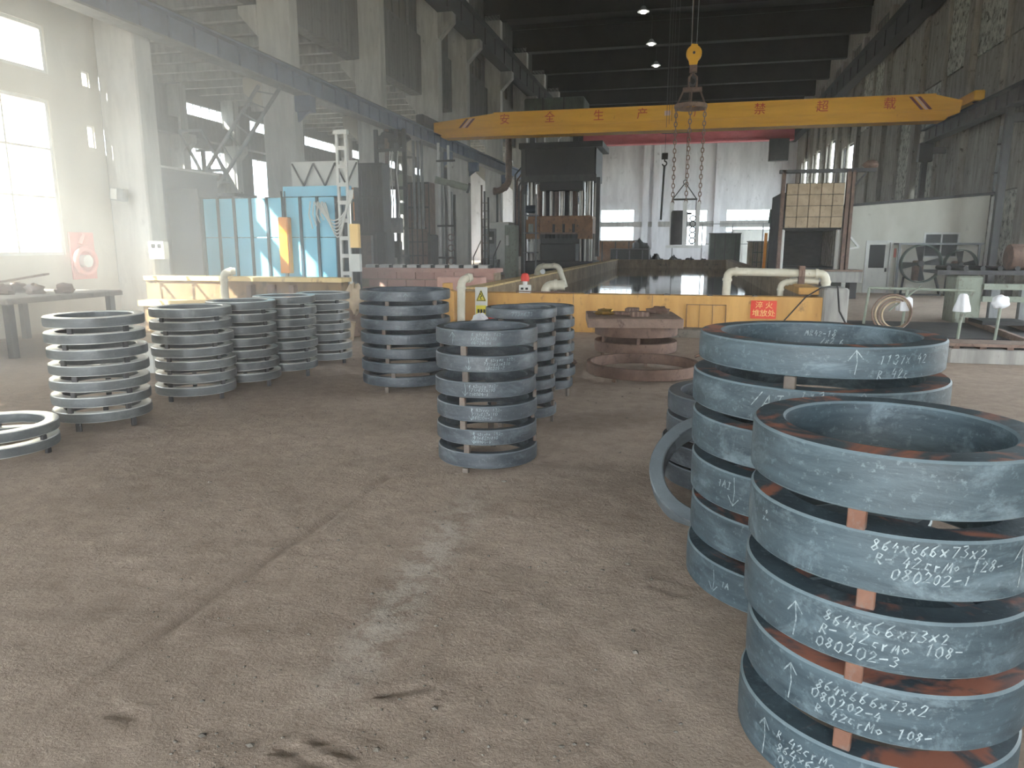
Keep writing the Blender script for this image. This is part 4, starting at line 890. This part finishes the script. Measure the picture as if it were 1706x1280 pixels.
for z in (.9,1.3,1.73): part('cross_bar', MB().box(2.74,3.27,31.99,32.02,z,z+.03), 'green_dark', cg, None)
# white room
g = thing('white_room', 'white plastered room built against the right wall', 'room', (7.4,27,0))
RY = 27.0
def front(mb, x0, x1, z0, z1a, z1b, y0=RY, y1=RY+.2): return mb.prism([(x0,z0),(x1,z0),(x1,z1b),(x0,z1a)], 'y', y0, y1)
zt = lambda x: 2.88+(x-5.28)/(9.55-5.28)*.32
m = MB()
for a, b, z0, z1 in ((5.28,6.0,0,None),(6.0,6.75,2.05 if 0 else 1.72,None),(6.75,7.72,0,None),(7.72,8.8,0,1.19),(7.72,8.8,2.02,None),(8.8,9.55,0,None)):
    if z1 is None: front(m, a, b, z0, zt(a), zt(b))
    else: front(m, a, b, z0, z1, z1)
part('front_wall', m, 'room_white', g, None)
part('end_wall', MB().box(5.28,5.45,RY+.2,30.5,0,2.88), 'room_white', g, None)
part('end_wall', MB().box(9.4,9.55,RY+.2,30.5,0,3.1), 'room_white', g, None)
part('roof_slab', MB().prism([(5.2,2.88),(9.7,3.22),(9.7,3.3),(5.2,2.96)], 'y', RY-.08, 30.5), 'steel_dark', g, None)
part('corner_pipe', MB().cyl((9.62,26.9,0),(9.62,26.9,3.15),.07,10), 'pale_metal', g)
dd = part('door', MB().box(6.03,6.72,RY+.03,RY+.08,0,1.7), 'white_paint', g, None)
part('door_glass', MB().box(6.1,6.58,RY+.01,RY+.03,.85,1.62), 'dark_glass', dd, None)
part('door_handle', MB().box(6.62,6.67,RY-.02,RY+.03,.72,.84), 'steel_black', dd, None)
part('door_frame', MB().box(5.97,6.03,RY-.03,RY+.1,0,1.76).box(6.72,6.78,RY-.03,RY+.1,0,1.76).box(6.03,6.72,RY-.03,RY+.1,1.7,1.76), 'pale_metal', g, None)
wn = part('room_window', MB().box(7.72,8.8,RY-.02,RY+.1,1.96,2.02).box(7.72,8.8,RY-.02,RY+.1,1.19,1.25).box(7.72,7.78,RY-.02,RY+.1,1.25,1.96).box(8.74,8.8,RY-.02,RY+.1,1.25,1.96).box(8.24,8.28,RY-.02,RY+.1,1.25,1.96), 'pale_metal', g, None)
for a in (7.78,8.28): part('pane', MB().box(a,a+.46,RY+.03,RY+.04,1.25,1.96), 'dark_glass', wn, None)
part('curtain', MB().box(7.6,8.9,RY+.5,RY+.55,.9,2.2), 'cavity', g, None)
part('wall_notice', MB().box(6.85,7.1,RY-.02,RY,1.2,1.5), 'red_faded', g, None)
tb = thing('fan_shelter', 'grey steel canopy frame over the fans by the white room', 'frame', (7.9,26.6,0))
part('canopy', MB().box(6.8,9.3,26.3,26.9,1.62,1.68), 'steel_grey', tb, None)
for x in (6.85,9.2): part('post', MB().box(x-.03,x+.03,26.35,26.41,0,1.62), 'steel_grey', tb, None)
part('side_panel', MB().box(6.9,7.05,26.8,26.9,.1,1.5), 'white_paint', tb, None)
def fan(label, cx, cz, R, y, mat):
    f = thing('industrial_fan', label, 'fan', (cx,y,0), 'large round fans by the white room')
    part('shroud', MB().lathe([(R,-.14),(R*1.05,-.14),(R*1.05,.14),(R,.14)], 36, (0,0,0)).rot(Matrix.Translation((cx,y,cz)) @ Matrix.Rotation(PI/2,4,'X')), 'green_dark', f, 40)
    part('hub', MB().cyl((cx,y-.1,cz),(cx,y+.1,cz),R*.16,16), mat, f)
    for k in range(4):
        a = k*PI/2+.12; m = MB(); vs = []
        for r0, hw in ((.1,.06),(.5,.13),(.94,.2)):
            for sgn in (-1,1):
                aa = a; ux, uz = math.cos(aa), math.sin(aa)
                vs += [(cx+R*(r0*ux-sgn*hw*uz), y+sgn*.07-.01, cz+R*(r0*uz+sgn*hw*ux)), (cx+R*(r0*ux-sgn*hw*uz), y+sgn*.07+.01, cz+R*(r0*uz+sgn*hw*ux))]
        m.add(vs, [(0,2,6,4),(1,5,7,3),(4,6,10,8),(5,9,11,7),(0,4,5,1),(4,8,9,5),(2,3,7,6),(6,7,11,10),(8,10,11,9),(0,1,3,2)])
        part('blade', m, mat, f, None)
    part('stand', MB().bar((cx-R*.8,y,cz-R*.75),(cx-R,y-.25,.02),.06).bar((cx+R*.8,y,cz-R*.75),(cx+R,y-.25,.02),.06).bar((cx-R,y-.25,.04),(cx+R,y-.25,.04),.05), 'steel_dark', f, None)
    part('motor', MB().cham(cx-.14,cx+.14,y+.12,y+.4,cz-R*.95,cz+.1,.03), 'rust', f, None)
fan('large four bladed round fan in front of the white room window', 7.42, 1.02, .58, 26.0, 'steel_dark')
fan('smaller round fan to the right of the large one', 8.6, 1.0, .45, 26.1, 'steel_dark')
# machinery table at right
mt = thing('roller_table', 'grey green machine table with a dark plate top near the right wall', 'table', (6.6,17,0))
part('table_plate', MB().box(5.15,9.0,16.9,17.8,1.02,1.08), 'steel_dark', mt, None)
part('plate_edge', MB().box(5.15,9.0,16.86,16.9,1.0,1.09), 'steel_dark', mt, None)
part('pedestal', MB().cham(5.55,6.05,16.9,17.6,0,.98,.04), 'green_pale', mt, None)
part('side_beam', MB().box(6.05,9.0,16.85,17.0,.7,.82).box(6.05,9.0,16.85,17.0,.45,.56), 'green_pale', mt, None)
for x in (6.2,6.75,7.6): part('stanchion', MB().box(x,x+.16,16.86,17.0,.05,.7), 'steel_grey', mt, None)
for k in range(5): part('roller', MB().cyl((5.4+.32*k,17.0,1.13),(5.4+.32*k,17.7,1.13),.05,12), 'steel_black', mt)
part('rear_leg', MB().box(8.6,8.8,17.6,17.8,0,1.02), 'steel_dark', mt, None)
solid('steel_drum_roll', MB().lathe([(0,0),(.26,0),(.27,.03),(.27,.9),(.26,.93),(0,.93)], 26, (0,0,0), False).rot(Matrix.Translation((6.55,17.2,1.36)) @ Matrix.Rotation(PI/2,4,'Y')), 'rust', 'rusty roll lying on the machine table', 'roll', (6.9,17.2,1.09))
# railing with fabric covered posts
rl = thing('pit_railing', 'pale green pipe railing around the pit on the right', 'railing', (3.9,13.6,0))
for p, q in (((3.06,13.6,0),(3.12,13.6,.88)),((3.12,13.6,.88),(4.75,13.6,.85))): part('rail', MB().cyl(p,q,.022,8), 'green_pale', rl)
for x, y, z in ((3.72,13.6,.86),(4.2,12.4,.82),(5.02,13.2,.78)): part('post', MB().cyl((x-.04,y,0),(x,y,z),.024,8), 'green_pale', rl)
part('loose_bar', MB().cyl((3.45,13.55,.5),(3.9,13.5,.93),.016,6), 'green_pale', rl)
def cover(cx, cy, z0, z1, r0, r1, seed):
    ph = np.random.default_rng(seed).random(4)*6.28
    return MB().lathe([(r0,z0),(r0*.95,z0+.06),((r0+r1)/2,(z0+z1)/2),(r1,z1-.03),(r1*.7,z1),(.0,z1+.005)], 28, (cx,cy,0), False, lambda a, z: .12*math.sin(4*a+ph[0])+.07*math.sin(7*a+ph[1]+9*z))
solid('cloth_cover', cover(3.69,13.6,.5,.74,.12,.11,1), 'cloth_white', 'white cloth bag over the left railing post', 'cloth', (3.66,13.6,.5), smooth=80)
solid('cloth_cover', cover(4.18,12.4,.6,.87,.11,.06,2), 'cloth_white', 'tapering white cloth over the middle railing post', 'cloth', (4.18,12.4,.6), smooth=80)
solid('cloth_cover', lump(5.0,13.2,.70,.13,.06,.11,77,20,12,.18), 'cloth_white', 'greyish cloth draped on the railing toward the right', 'cloth', (5.0,13.2,.6), smooth=80)
hc = thing('hose_coil', 'coil of dull hose hanging on the pit railing', 'hose', (3.45,13.5,.35))
for k in range(4): part('turn', MB().torus((3.47+.03*k,13.44+.03*k,.47-.012*k), .31-.03*k, .016, 'y', 32, 6), 'cloth_tan' if k % 2 else 'rust_light', hc)
kb = thing('kerb', 'low concrete kerb with slotted steel edge at the pit', 'kerb', (6,11.15,0))
part('concrete_body', MB().cham(3.62,9.5,11.0,11.5,0,.2,.02), 'concrete', kb, None)
part('steel_edge', MB().box(3.55,9.5,10.98,11.5,.235,.275), 'rust_light', kb, None)
for k in range(18): part('slot_spacer', MB().box(3.66+.33*k,3.74+.33*k,11.0,11.4,.2,.235), 'rust', kb, None)
pit = thing('pit_stand_in', 'dark flat sheets in place of the pit behind the kerb', 'plate', (5.5,14,0))
part('plate', MB().box(3.0,8.9,11.55,13.2,.005,.03), 'steel_black', pit, None)  # flat dark sheets laid on the floor instead of a pit
part('plate', MB().box(3.2,8.9,13.8,16.6,.005,.03), 'steel_dark', pit, None)
for i, (p, q) in enumerate((((5.75,16.7,.08),(5.3,12.2,.08)),((6.4,16.7,.08),(5.95,12.2,.08)),((7.9,16.7,.08),(7.5,12.2,.08)))):
    solid('track_rail', MB().bar(p,q,.07,.1), 'rust_light', ['left','middle','right'][i]+' rusty rail of the track running past the fans', 'rail', ((p[0]+q[0])/2,q[1],.03))
solid('track_plate', MB().box(5.5,6.3,15.2,15.9,.13,.2), 'steel_black', 'dark plate lying across the rusty rails', 'plate', (5.9,15.5,.13))
# left foreground oddments
solid('pale_block', MB().cham(-7.55,-6.5,7.75,8.05,0,.34,.02), 'white_paint', 'pale weathered block on the floor behind the left ring stack', 'block', (-7,7.9,0))
lb = thing('scrap_bench', 'hazy low bench cluttered with scrap under the left window', 'bench', (-10.2,9.2,0))
part('bench_top', MB().cham(-11.3,-9.2,8.2,10.4,.78,.86,.02), 'stone', lb, None)
for x, y in ((-11.2,8.3),(-9.4,8.3),(-11.2,10.2),(-9.4,10.2)): part('leg', MB().box(x,x+.1,y,y+.1,0,.78), 'steel_dark', lb, None)
for k in range(6):
    x = -11.0+.3*k; part('scrap_piece', lump(x,9.0+.25*(k%3),.92,.14,.12,.09,90+k,12,8,.4), 'rust_light', lb, 60)
part('angled_plank', MB().bar((-11.2,9.0,.9),(-9.9,9.6,1.15),.2,.03), 'rust_light', lb, None)
solid('long_plank', MB().cham(-10.8,-7.3,10.3,10.6,0,.12,.02), 'cloth_tan', 'long pale timber on the floor before the basin', 'timber', (-9,10.4,0))
# wall fittings on the right
for i, y in enumerate((24.3, 27.5)):
    p_ = thing('wall_pipe', ['grey drain pipe on the right wall under the girder','thin drain pipe on the right wall beside the white room'][i], 'pipe', (9.8,y,3.3))
    part('run', MB().cyl((9.82,y,3.35),(9.82,y,5.4),.06,10), 'steel_grey', p_)
    for z in (3.9,4.8): part('clip', MB().cyl((9.82,y,z),(9.82,y,z+.06),.085,10), 'steel_dark', p_)

# ------------------------------------------------------------------ forged rings
def ring_prof(ro, ri, h, c=.007):
    return [(ri+c,0),(ro-c,0),(ro,c),(ro*1.004,h*.5),(ro,h-c),(ro-c,h),(ri+c,h),(ri,h-c),(ri,c)]
def ring_mesh(name, ro, ri, h, mat, n=96, wob=.0015):
    ph = rng.random(3)*6.28
    return mesh_of(name, MB().lathe(ring_prof(ro,ri,h), n, (0,0,0), True, lambda a, z: wob*math.sin(2*a+ph[0])+wob*.6*math.sin(5*a+ph[1])), mat, 40)
# chalk handwriting as thin strokes lying on the rolled face
GL = {'0':[[(.3,1),(.08,.7),(.1,.2),(.35,0),(.55,.3),(.5,.8),(.3,1)]], '1':[[(.2,.8),(.35,1),(.3,0)]], '2':[[(.05,.75),(.25,1),(.5,.8),(.4,.5),(.05,.02),(.6,.06)]],
 '3':[[(.08,.9),(.4,1),(.5,.78),(.25,.55),(.55,.35),(.4,.02),(.05,.08)]], '4':[[(.3,1),(.05,.4),(.55,.42)],[(.45,.7),(.4,-.05)]], '6':[[(.5,1),(.15,.6),(.1,.15),(.35,0),(.52,.25),(.3,.45),(.12,.3)]],
 '7':[[(.05,.95),(.55,1),(.25,0)]], '8':[[(.5,.85),(.25,1),(.12,.8),(.5,.3),(.3,0),(.08,.22),(.35,.55),(.5,.85)]], 'x':[[(.08,.7),(.48,.1)],[(.5,.72),(.05,.08)]],
 'R':[[(.12,0),(.18,1),(.5,.85),(.4,.55),(.15,.5),(.6,0)]], 'c':[[(.5,.55),(.2,.6),(.1,.2),(.45,.05)]], 'r':[[(.12,.6),(.14,0)],[(.14,.4),(.42,.6)]], 'M':[[(.05,0),(.15,.9),(.3,.3),(.5,.9),(.58,0)]],
 'o':[[(.3,.55),(.1,.3),(.3,.02),(.5,.3),(.3,.55)]], '-':[[(.05,.42),(.6,.48)]], 'A':[[(.02,0),(.3,1),(.58,0)],[(.12,.4),(.5,.42)]], 'I':[[(.1,.95),(.5,.95)],[(.3,.95),(.3,.05)],[(.08,.05),(.55,.05)]], '/':[[(.0,0),(.5,1.1)]], ' ':[],
 '=':[[(.05,.3),(.5,.32)],[(.05,.6),(.5,.62)]]}
def chalk_strokes(strokes, ro, wid, parent, R=None):
    m = MB(); R = R or ro*1.004+.0012
    for st in strokes:                       # points (angle, z)
        P = []
        for a, b in zip(st, st[1:]):
            k = max(1, int(math.hypot((b[0]-a[0])*ro, b[1]-a[1])/.012))
            P += [(a[0]+(b[0]-a[0])*i/k, a[1]+(b[1]-a[1])*i/k) for i in range(k)]
        P.append(st[-1])
        if len(P) < 2: continue
        vs = []
        for i, (a, z) in enumerate(P):
            q, p = P[min(i+1,len(P)-1)], P[max(i-1,0)]; du, dz = (q[0]-p[0])*ro, q[1]-p[1]; L = math.hypot(du,dz) or 1
            ww = wid*(.75+.5*rng.random()); nu, nz = -dz/L*ww/2, du/L*ww/2
            for sg in (1,-1):
                aa = a+sg*nu/ro; zz = z+sg*nz; vs.append((R*math.cos(aa), R*math.sin(aa), zz))
        m.add(vs, [(2*i,2*i+1,2*i+3,2*i+2) for i in range(len(P)-1)])
    if m.v: link('chalk_arrow' if len(strokes) == 2 and len(strokes[0]) == 3 and len(strokes[1]) == 3 else 'chalk_writing', mesh_of('chalk', m, 'chalk', None), parent)
def write(lines, a0, ro, ztop, size, slant=.15, gap=1.25):
    out = []
    for li, t in enumerate(lines):
        cur = []; out.append(cur); u = rng.normal()*.25*size; z0 = ztop-size*(1+gap*li)
        for ch_ in t:
            sc_ = size*(.85+.3*rng.random()); dz = rng.normal()*.06*size
            if ch_ == ' ' and cur: cur = []; out.append(cur)
            for st in GL.get(ch_, []):
                cur.append([(a0+(u+(x+slant*y+rng.normal()*.03)*sc_)/ro, z0+dz+(y+rng.normal()*.03)*sc_) for x, y in st])
            u += sc_*.78
    return out
def arrow(a, ro, z0, z1, hs=.03):
    d = 1 if z1 > z0 else -1
    return [[[(a,z0),(a+.006/ro,(z0+z1)/2),(a,z1)],[(a-hs*.8/ro,z1-d*hs*1.2),(a,z1),(a+hs*.8/ro,z1-d*hs)]]]
ORD = ['top','second','third','fourth','fifth','sixth','seventh','eighth','ninth']
def side_of(a, cx, cy):
    d = (a-math.atan2(-cy,-cx)+PI) % (2*PI)-PI
    return 'front' if abs(d) < .3 else ('front left' if -1.2 < d < 0 else 'front right' if 0 < d < 1.2 else 'left' if -2.3 < d < 0 else 'right' if 0 < d < 2.3 else 'rear')
def stack(where, desc, cx, cy, ro, ri, tops, h, mat, spacer_angles, n=72, spacer=.05, sw=.045, smat='steel_spacer', jitter=.008, group=None, chalk=None, sp_mats=None, ros=None, chamf=None):
    """tops: z of each ring's upper face, from the top ring down"""
    group = group or 'forged rings of '+where
    spm = None; objs = []
    k_n = len(tops); me0 = None
    for i, zt_ in enumerate(tops):
        r_o = ros[i] if ros else ro; hh = h if not isinstance(h, list) else h[i]
        if ros or isinstance(h, list) or me0 is None: me0 = ring_mesh('forged_ring', r_o, ri*(r_o/ro), hh, mat, n)
        nm = desc+' forged ring, '+('' if k_n == 1 else ('bottom' if i == k_n-1 else ORD[i])+(' of ' if i in (0, k_n-1) else ' from top of '))+where
        o = link('forged_ring', me0, None, (cx+rng.normal()*jitter, cy+rng.normal()*jitter, zt_-hh)); objs.append(o)
        tag(o, nm, 'ring', group)
        if chalk and chalk.get(i):
            for grp in chalk[i](r_o, hh): chalk_strokes(grp, r_o, (.0040 if n > 100 else .0027), o)
        below = (tops[i+1] if i+1 < k_n else .0); z1 = zt_-hh
        if z1-below < .012: continue
        sm = mesh_of('spacer_block', MB().cham(-sw/2,sw/2,-.013,.013,-.001 if i+1 < k_n else -.004,z1-below-.0005,.003), smat, None)
        for a in spacer_angles:
            aa = a+rng.normal()*.06; rr = (ri+ro)/2+rng.normal()*.008+(ro-ri)*.28
            so = link('spacer_block', sm, None, (cx+rr*math.cos(aa), cy+rr*math.sin(aa), below))
            so.rotation_euler = (0,0,aa+PI/2)
            tag(so, side_of(aa, cx, cy)+' steel spacer under the '+('bottom' if i == k_n-1 and k_n > 1 else ORD[i])+' ring of '+where, 'spacer', 'spacers of '+where)
    return objs
def even(ztop, h, pitch, n): return [ztop-pitch*i for i in range(n)]
def face(cx, cy): return math.atan2(-cy, -cx)       # direction from a stack towards the photographer
# nearest stack on the right
C1 = (.632, 2.285); f1 = face(*C1)
w1 = {1: lambda r, h: write(['864x666x73x2','R- 42crMo 128-','  080202-1'], f1-.05, r, h-.012, .03, .2)+arrow(f1+.9, r, .03, h-.02, .035)+write(['vimro','  ix-'], f1-1.05, r, h-.03, .02),
      2: lambda r, h: write(['864x666x73x2','R- 42crMo 108-','080202-3'], f1-.35, r, h-.022, .032, .2)+arrow(f1-.53, r, .02, h-.035, .03),
      3: lambda r, h: write(['864x666x73x2','080202-4','R 42crMo 108-'], f1-.4, r, h-.03, .03, .2)+arrow(f1-.58, r, .02, h-.03, .028),
      4: lambda r, h: write(['R 42crMo','864x666','080202'], f1-.62, r, h-.03, .03, .2)+arrow(f1-.75, r, .02, h-.03, .028)}
stack('the nearest right stack', 'blue grey', *C1, .396, .303, [1.082,.874,.654,.446,.228], [.155,.165,.158,.162,.17], 'ring_scale', [f1-.12, f1+2.0, f1-2.1], 128, smat='rust_orange', chalk=w1, jitter=.006)
# larger stack behind it
C2 = (.598, 3.48); f2 = face(*C2)
w2 = {0: lambda r, h: write(['1137x942','R 42c'], f2+.45, r, h-.03, .036, .2, 1.5)+arrow(f2+.28, r, .02, h-.01, .035),
      1: lambda r, h: write(['/AI'], f2-.42, r, h-.035, .05, .3)+write(['1137x900x1'], f2-.12, r, h-.006, .04, .3),
      3: lambda r, h: write(['1AI'], f2-.75, r, h-.04, .035)+arrow(f2-.56, r, h-.015, .03, .035),
      5: lambda r, h: arrow(f2-.72, r, h-.03, .03, .035)+write(['1A'], f2-.62, r, h-.06, .03)}
S2 = stack('the wider right stack', 'broad blue grey', *C2, .52, .42, [1.215,1.04,.843,.64,.425,.195], [.125,.150,.160,.172,.172,.165], 'ring_scale', [f2-.1, f2+1.95, f2-2.0], 128, smat='steel_spacer', chalk=w2, ros=[.513,.538,.524,.522,.522,.524], jitter=.006)
for grp in write(['MR42-18','  /x2 6'], -(f2+PI+.12), .43, .09, .03, .2):       # scribbles on the inner face of its top ring
    chalk_strokes([[(-a, z) for a, z in st] for st in grp], .414, .005, S2[0], .4120)
# centre stack
CM = (-1.40, 5.11); fm = face(*CM)
wm = lambda dn, s0, k: (lambda r, h: write(['R 42crMo 1'+str(k)+'2-','773x633x110','080204-%d' % k], fm+s0, r, h-.014, .0215, .2, 1.35)+(arrow(fm-.45+.05*k, r, h-.01, .015, .025) if dn else arrow(fm-.7, r, .015, h-.015, .028)))
stack('the front centre stack', 'dark chalk marked', *CM, .373, .306, [1.022,.846,.660,.490,.318,.142], .112, 'ring_grey', [fm-.45, fm+1.6, fm+.75+2.2], 96,
      chalk={0: wm(False,-.32,6), 1: wm(True,-.05,2), 2: wm(True,-.32,1), 3: wm(True,-.3,3), 4: wm(True,-.3,4)})
# stacks behind the centre one
f = face(-1.44, 6.41)
stack('the stack just behind front centre', 'grey', -1.44, 6.41, .324, .27, even(1.054,.09,.128,8), .085, 'ring_grey', [f-.55, f+1.3, f+2.9], 72, chalk={0: lambda r, h: write(['773x633'], face(-1.44,6.41)-.25, r, h-.02, .035)})
f = face(-1.49, 7.71)
stack('the farthest stack behind front centre', 'dark grey', -1.46, 7.71, .33, .27, even(.965,.09,.132,7), .09, 'ring_grey', [f-.6, f+1.0, f+2.8], 64)
f = face(-3.10, 7.79)
stack('the broad stack before the pink plinth', 'smooth grey', -3.10, 7.79, .511, .435, even(1.112,.11,.157,7), .108, 'ring_grey', [f-.42, f+.85, f+2.6], 80, chalk={0: lambda r, h: arrow(face(-3.1,7.79)+.0, r, .02, h-.02, .03)})
# row of stacks on the hazy left
f = face(-5.19, 5.48)
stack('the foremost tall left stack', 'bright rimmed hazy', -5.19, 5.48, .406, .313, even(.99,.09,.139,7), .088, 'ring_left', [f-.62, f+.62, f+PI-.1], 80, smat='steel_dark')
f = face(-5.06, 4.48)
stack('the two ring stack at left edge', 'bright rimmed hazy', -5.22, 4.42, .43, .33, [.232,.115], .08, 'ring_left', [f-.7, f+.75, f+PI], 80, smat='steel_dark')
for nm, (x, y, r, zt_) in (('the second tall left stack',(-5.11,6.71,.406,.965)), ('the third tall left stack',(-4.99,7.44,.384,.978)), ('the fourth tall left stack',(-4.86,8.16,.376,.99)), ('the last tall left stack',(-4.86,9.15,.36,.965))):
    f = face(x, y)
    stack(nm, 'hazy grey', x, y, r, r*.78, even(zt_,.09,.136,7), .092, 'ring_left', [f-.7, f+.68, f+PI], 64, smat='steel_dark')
# leaning ring and the low pile behind the large stack
f = face(.32, 5.5)
stack('the low pile behind the right stacks', 'dull grey', .42, 5.05, .50, .41, [.62,.47,.30,.15], .13, 'ring_grey', [f, f+2, f-2], 64, spacer=.02)
lr = link('forged_ring', ring_mesh('forged_ring', .42, .335, .12, 'ring_grey', 96), None, (.27, 4.42, .20))
lr.rotation_euler = (math.radians(38), math.radians(-8), 0)
tag(lr, 'dark forged ring tilted against the low pile, left of the large stack', 'ring', 'forged ring leaning')
# rusty rings and slab in the middle distance
f = face(-.5, 9.13)
stack('lying alone before the rusty slab', 'thin brown', -.47, 9.13, .70, .645, [.165], .135, 'rust', [f-.5, f+1.4, f+3], 96, smat='rust')
stack('the pair carrying the rusty slab', 'thick brown', -.66, 10.72, .60, .53, [.47,.235], .15, 'rust', [face(-.66,10.15)-.9, face(-.66,10.15)+.1, face(-.66,10.15)+2.6], 80, smat='rust')
SLX, SLY = -.72, 10.7
sl = solid('steel_slab', MB().cham(-.66,.66,-.6,.6,0,.13,.012).rot(Matrix.Translation((SLX,SLY,.47)) @ Matrix.Rotation(math.radians(9),4,'Z')), 'rust_light', 'thick rusty square slab on top of the brown rings', 'slab', (SLX,SLY,.47))
for i, (x, y, dx, dy, dz, a, lab) in enumerate(((.12,-.2,.13,.09,.07,.2,'rusty steel block near the front of the slab'),(-.02,.3,.09,.12,.075,-.1,'upright ribbed block at the back of the slab'),(-.15,0,.2,.05,.04,-.25,'flat bar lying across the rusty slab'))):
    g = thing('scrap_block', lab, 'block', (SLX+x,SLY+y,.6))
    M_ = Matrix.Translation((SLX+x,SLY+y,.6)) @ Matrix.Rotation(a,4,'Z')
    part('block', MB().cham(-dx,dx,-dy,dy,0,dz,.008).rot(M_), 'rust', g, None)
    for k in range(4): part('groove_bar', MB().box(-dx+.02+k*dx*.5,-dx+.045+k*dx*.5,-dy-.008,-dy,.0,dz).rot(M_), 'rust_light', g, None)
solid('scrap_heap', lump(SLX-.4,SLY-.05,.63,.13,.1,.05,201,14,8,.5), 'brass', 'little heap of brassy scrap on the left of the slab', 'scrap', (SLX-.4,SLY-.05,.6), smooth=60)
solid('scrap_heap', lump(SLX+.38,SLY+.3,.64,.16,.1,.06,202,14,8,.4), 'rust', 'dark curved scrap at the rear right of the slab', 'scrap', (SLX+.38,SLY+.3,.6), smooth=60)
solid('rag', lump(-1.45,9.6,.04,.08,.06,.045,204,12,8,.4), 'rust', 'dark rag on the floor left of the brown rings', 'rag', (-1.45,9.6,0), smooth=60)
solid('bent_rod', MB().tube([(.2,10.6,.02),(.4,10.65,.12),(.65,10.7,.14)], .02, 6), 'rust', 'bent rusty rod sticking out right of the brown rings', 'rod', (.3,10.3,0))
# crumbs and small stones on the earth
m = MB(); pv = [(0,0,1),(.9,0,.3),(.28,.85,.3),(-.72,.53,.3),(-.72,-.53,.3),(.28,-.85,.3),(0,0,-.4)]
pf = [(0,1,2),(0,2,3),(0,3,4),(0,4,5),(0,5,1),(6,2,1),(6,3,2),(6,4,3),(6,5,4),(6,1,5)]
for k in range(2600):
    y = 1.7+rng.random()**1.6*8; x = -y*.95+rng.random()*y*1.15+.1
    if x > .15 and y < 4.6: continue
    r = (.0025+.0065*rng.random()**4+(.008 if k % 40 == 0 else 0))*(1+.08*y); a = rng.random()*6.28; q = rng.random(7)*.5+.7
    i0 = int(np.searchsorted(gx, x)); j0 = int(np.searchsorted(gy, y)); z0 = float(GZ[min(j0,nyg-1), min(i0,nxg-1)])
    m.add([(x+r*s_*(px*math.cos(a)-py*math.sin(a)), y+r*s_*(px*math.sin(a)+py*math.cos(a)), z0+r*.5*s_*pz+r*.2) for (px,py,pz), s_ in zip(pv, q)], pf)
solid('gravel', m, 'stone', 'scattered crumbs and tiny stones over the earth floor', 'gravel', kind='stuff', smooth=None)
# ------------------------------------------------------------------ dust haze lit by the windows, thickest along the left wall
hz = bpy.data.materials.new('dust_haze'); hz.use_nodes = True; t = hz.node_tree; t.nodes.clear()
o_ = t.nodes.new('ShaderNodeOutputMaterial'); vsn = t.nodes.new('ShaderNodeVolumeScatter')
vsn.inputs['Color'].default_value = (.96,.95,.92,1); vsn.inputs['Anisotropy'].default_value = .2
gp = t.nodes.new('ShaderNodeNewGeometry'); sx = t.nodes.new('ShaderNodeSeparateXYZ'); t.links.new(gp.outputs['Position'], sx.inputs[0])
def mrange(i, a, b):
    n = t.nodes.new('ShaderNodeMapRange'); n.interpolation_type = 'SMOOTHSTEP'; n.inputs[1].default_value = a; n.inputs[2].default_value = b; n.inputs[3].default_value = 0; n.inputs[4].default_value = 1
    t.links.new(sx.outputs[i], n.inputs[0]); return n.outputs[0]
def mth(op, a, b):
    n = t.nodes.new('ShaderNodeMath'); n.operation = op
    for k, v in ((0,a),(1,b)):
        if isinstance(v, float): n.inputs[k].default_value = v
        else: t.links.new(v, n.inputs[k])
    return n.outputs[0]
d_ = mth('MULTIPLY', mrange(0, -2.0, -9.5), mth('MULTIPLY', mrange(2, 9.0, 3.0), mth('MULTIPLY', mrange(1, 21.0, 10.0), mrange(1, .2, 4.0))))
t.links.new(mth('ADD', mth('MULTIPLY', d_, HAZE_L), mth('MULTIPLY', mrange(2, 7.0, 1.0), HAZE_0)), vsn.inputs['Density'])
t.links.new(vsn.outputs[0], o_.inputs['Volume']); MATS['dust_haze'] = hz
try: hz.cycles.volume_step_rate = 3.0
except Exception: pass
hazo = solid('haze', MB().box(-11.45,9.6,.6,75.5,.06,13.8), 'dust_haze', 'thin pale dust haze, thickest along the sunlit left wall', 'haze', (0,30,.06), kind='stuff', smooth=None)
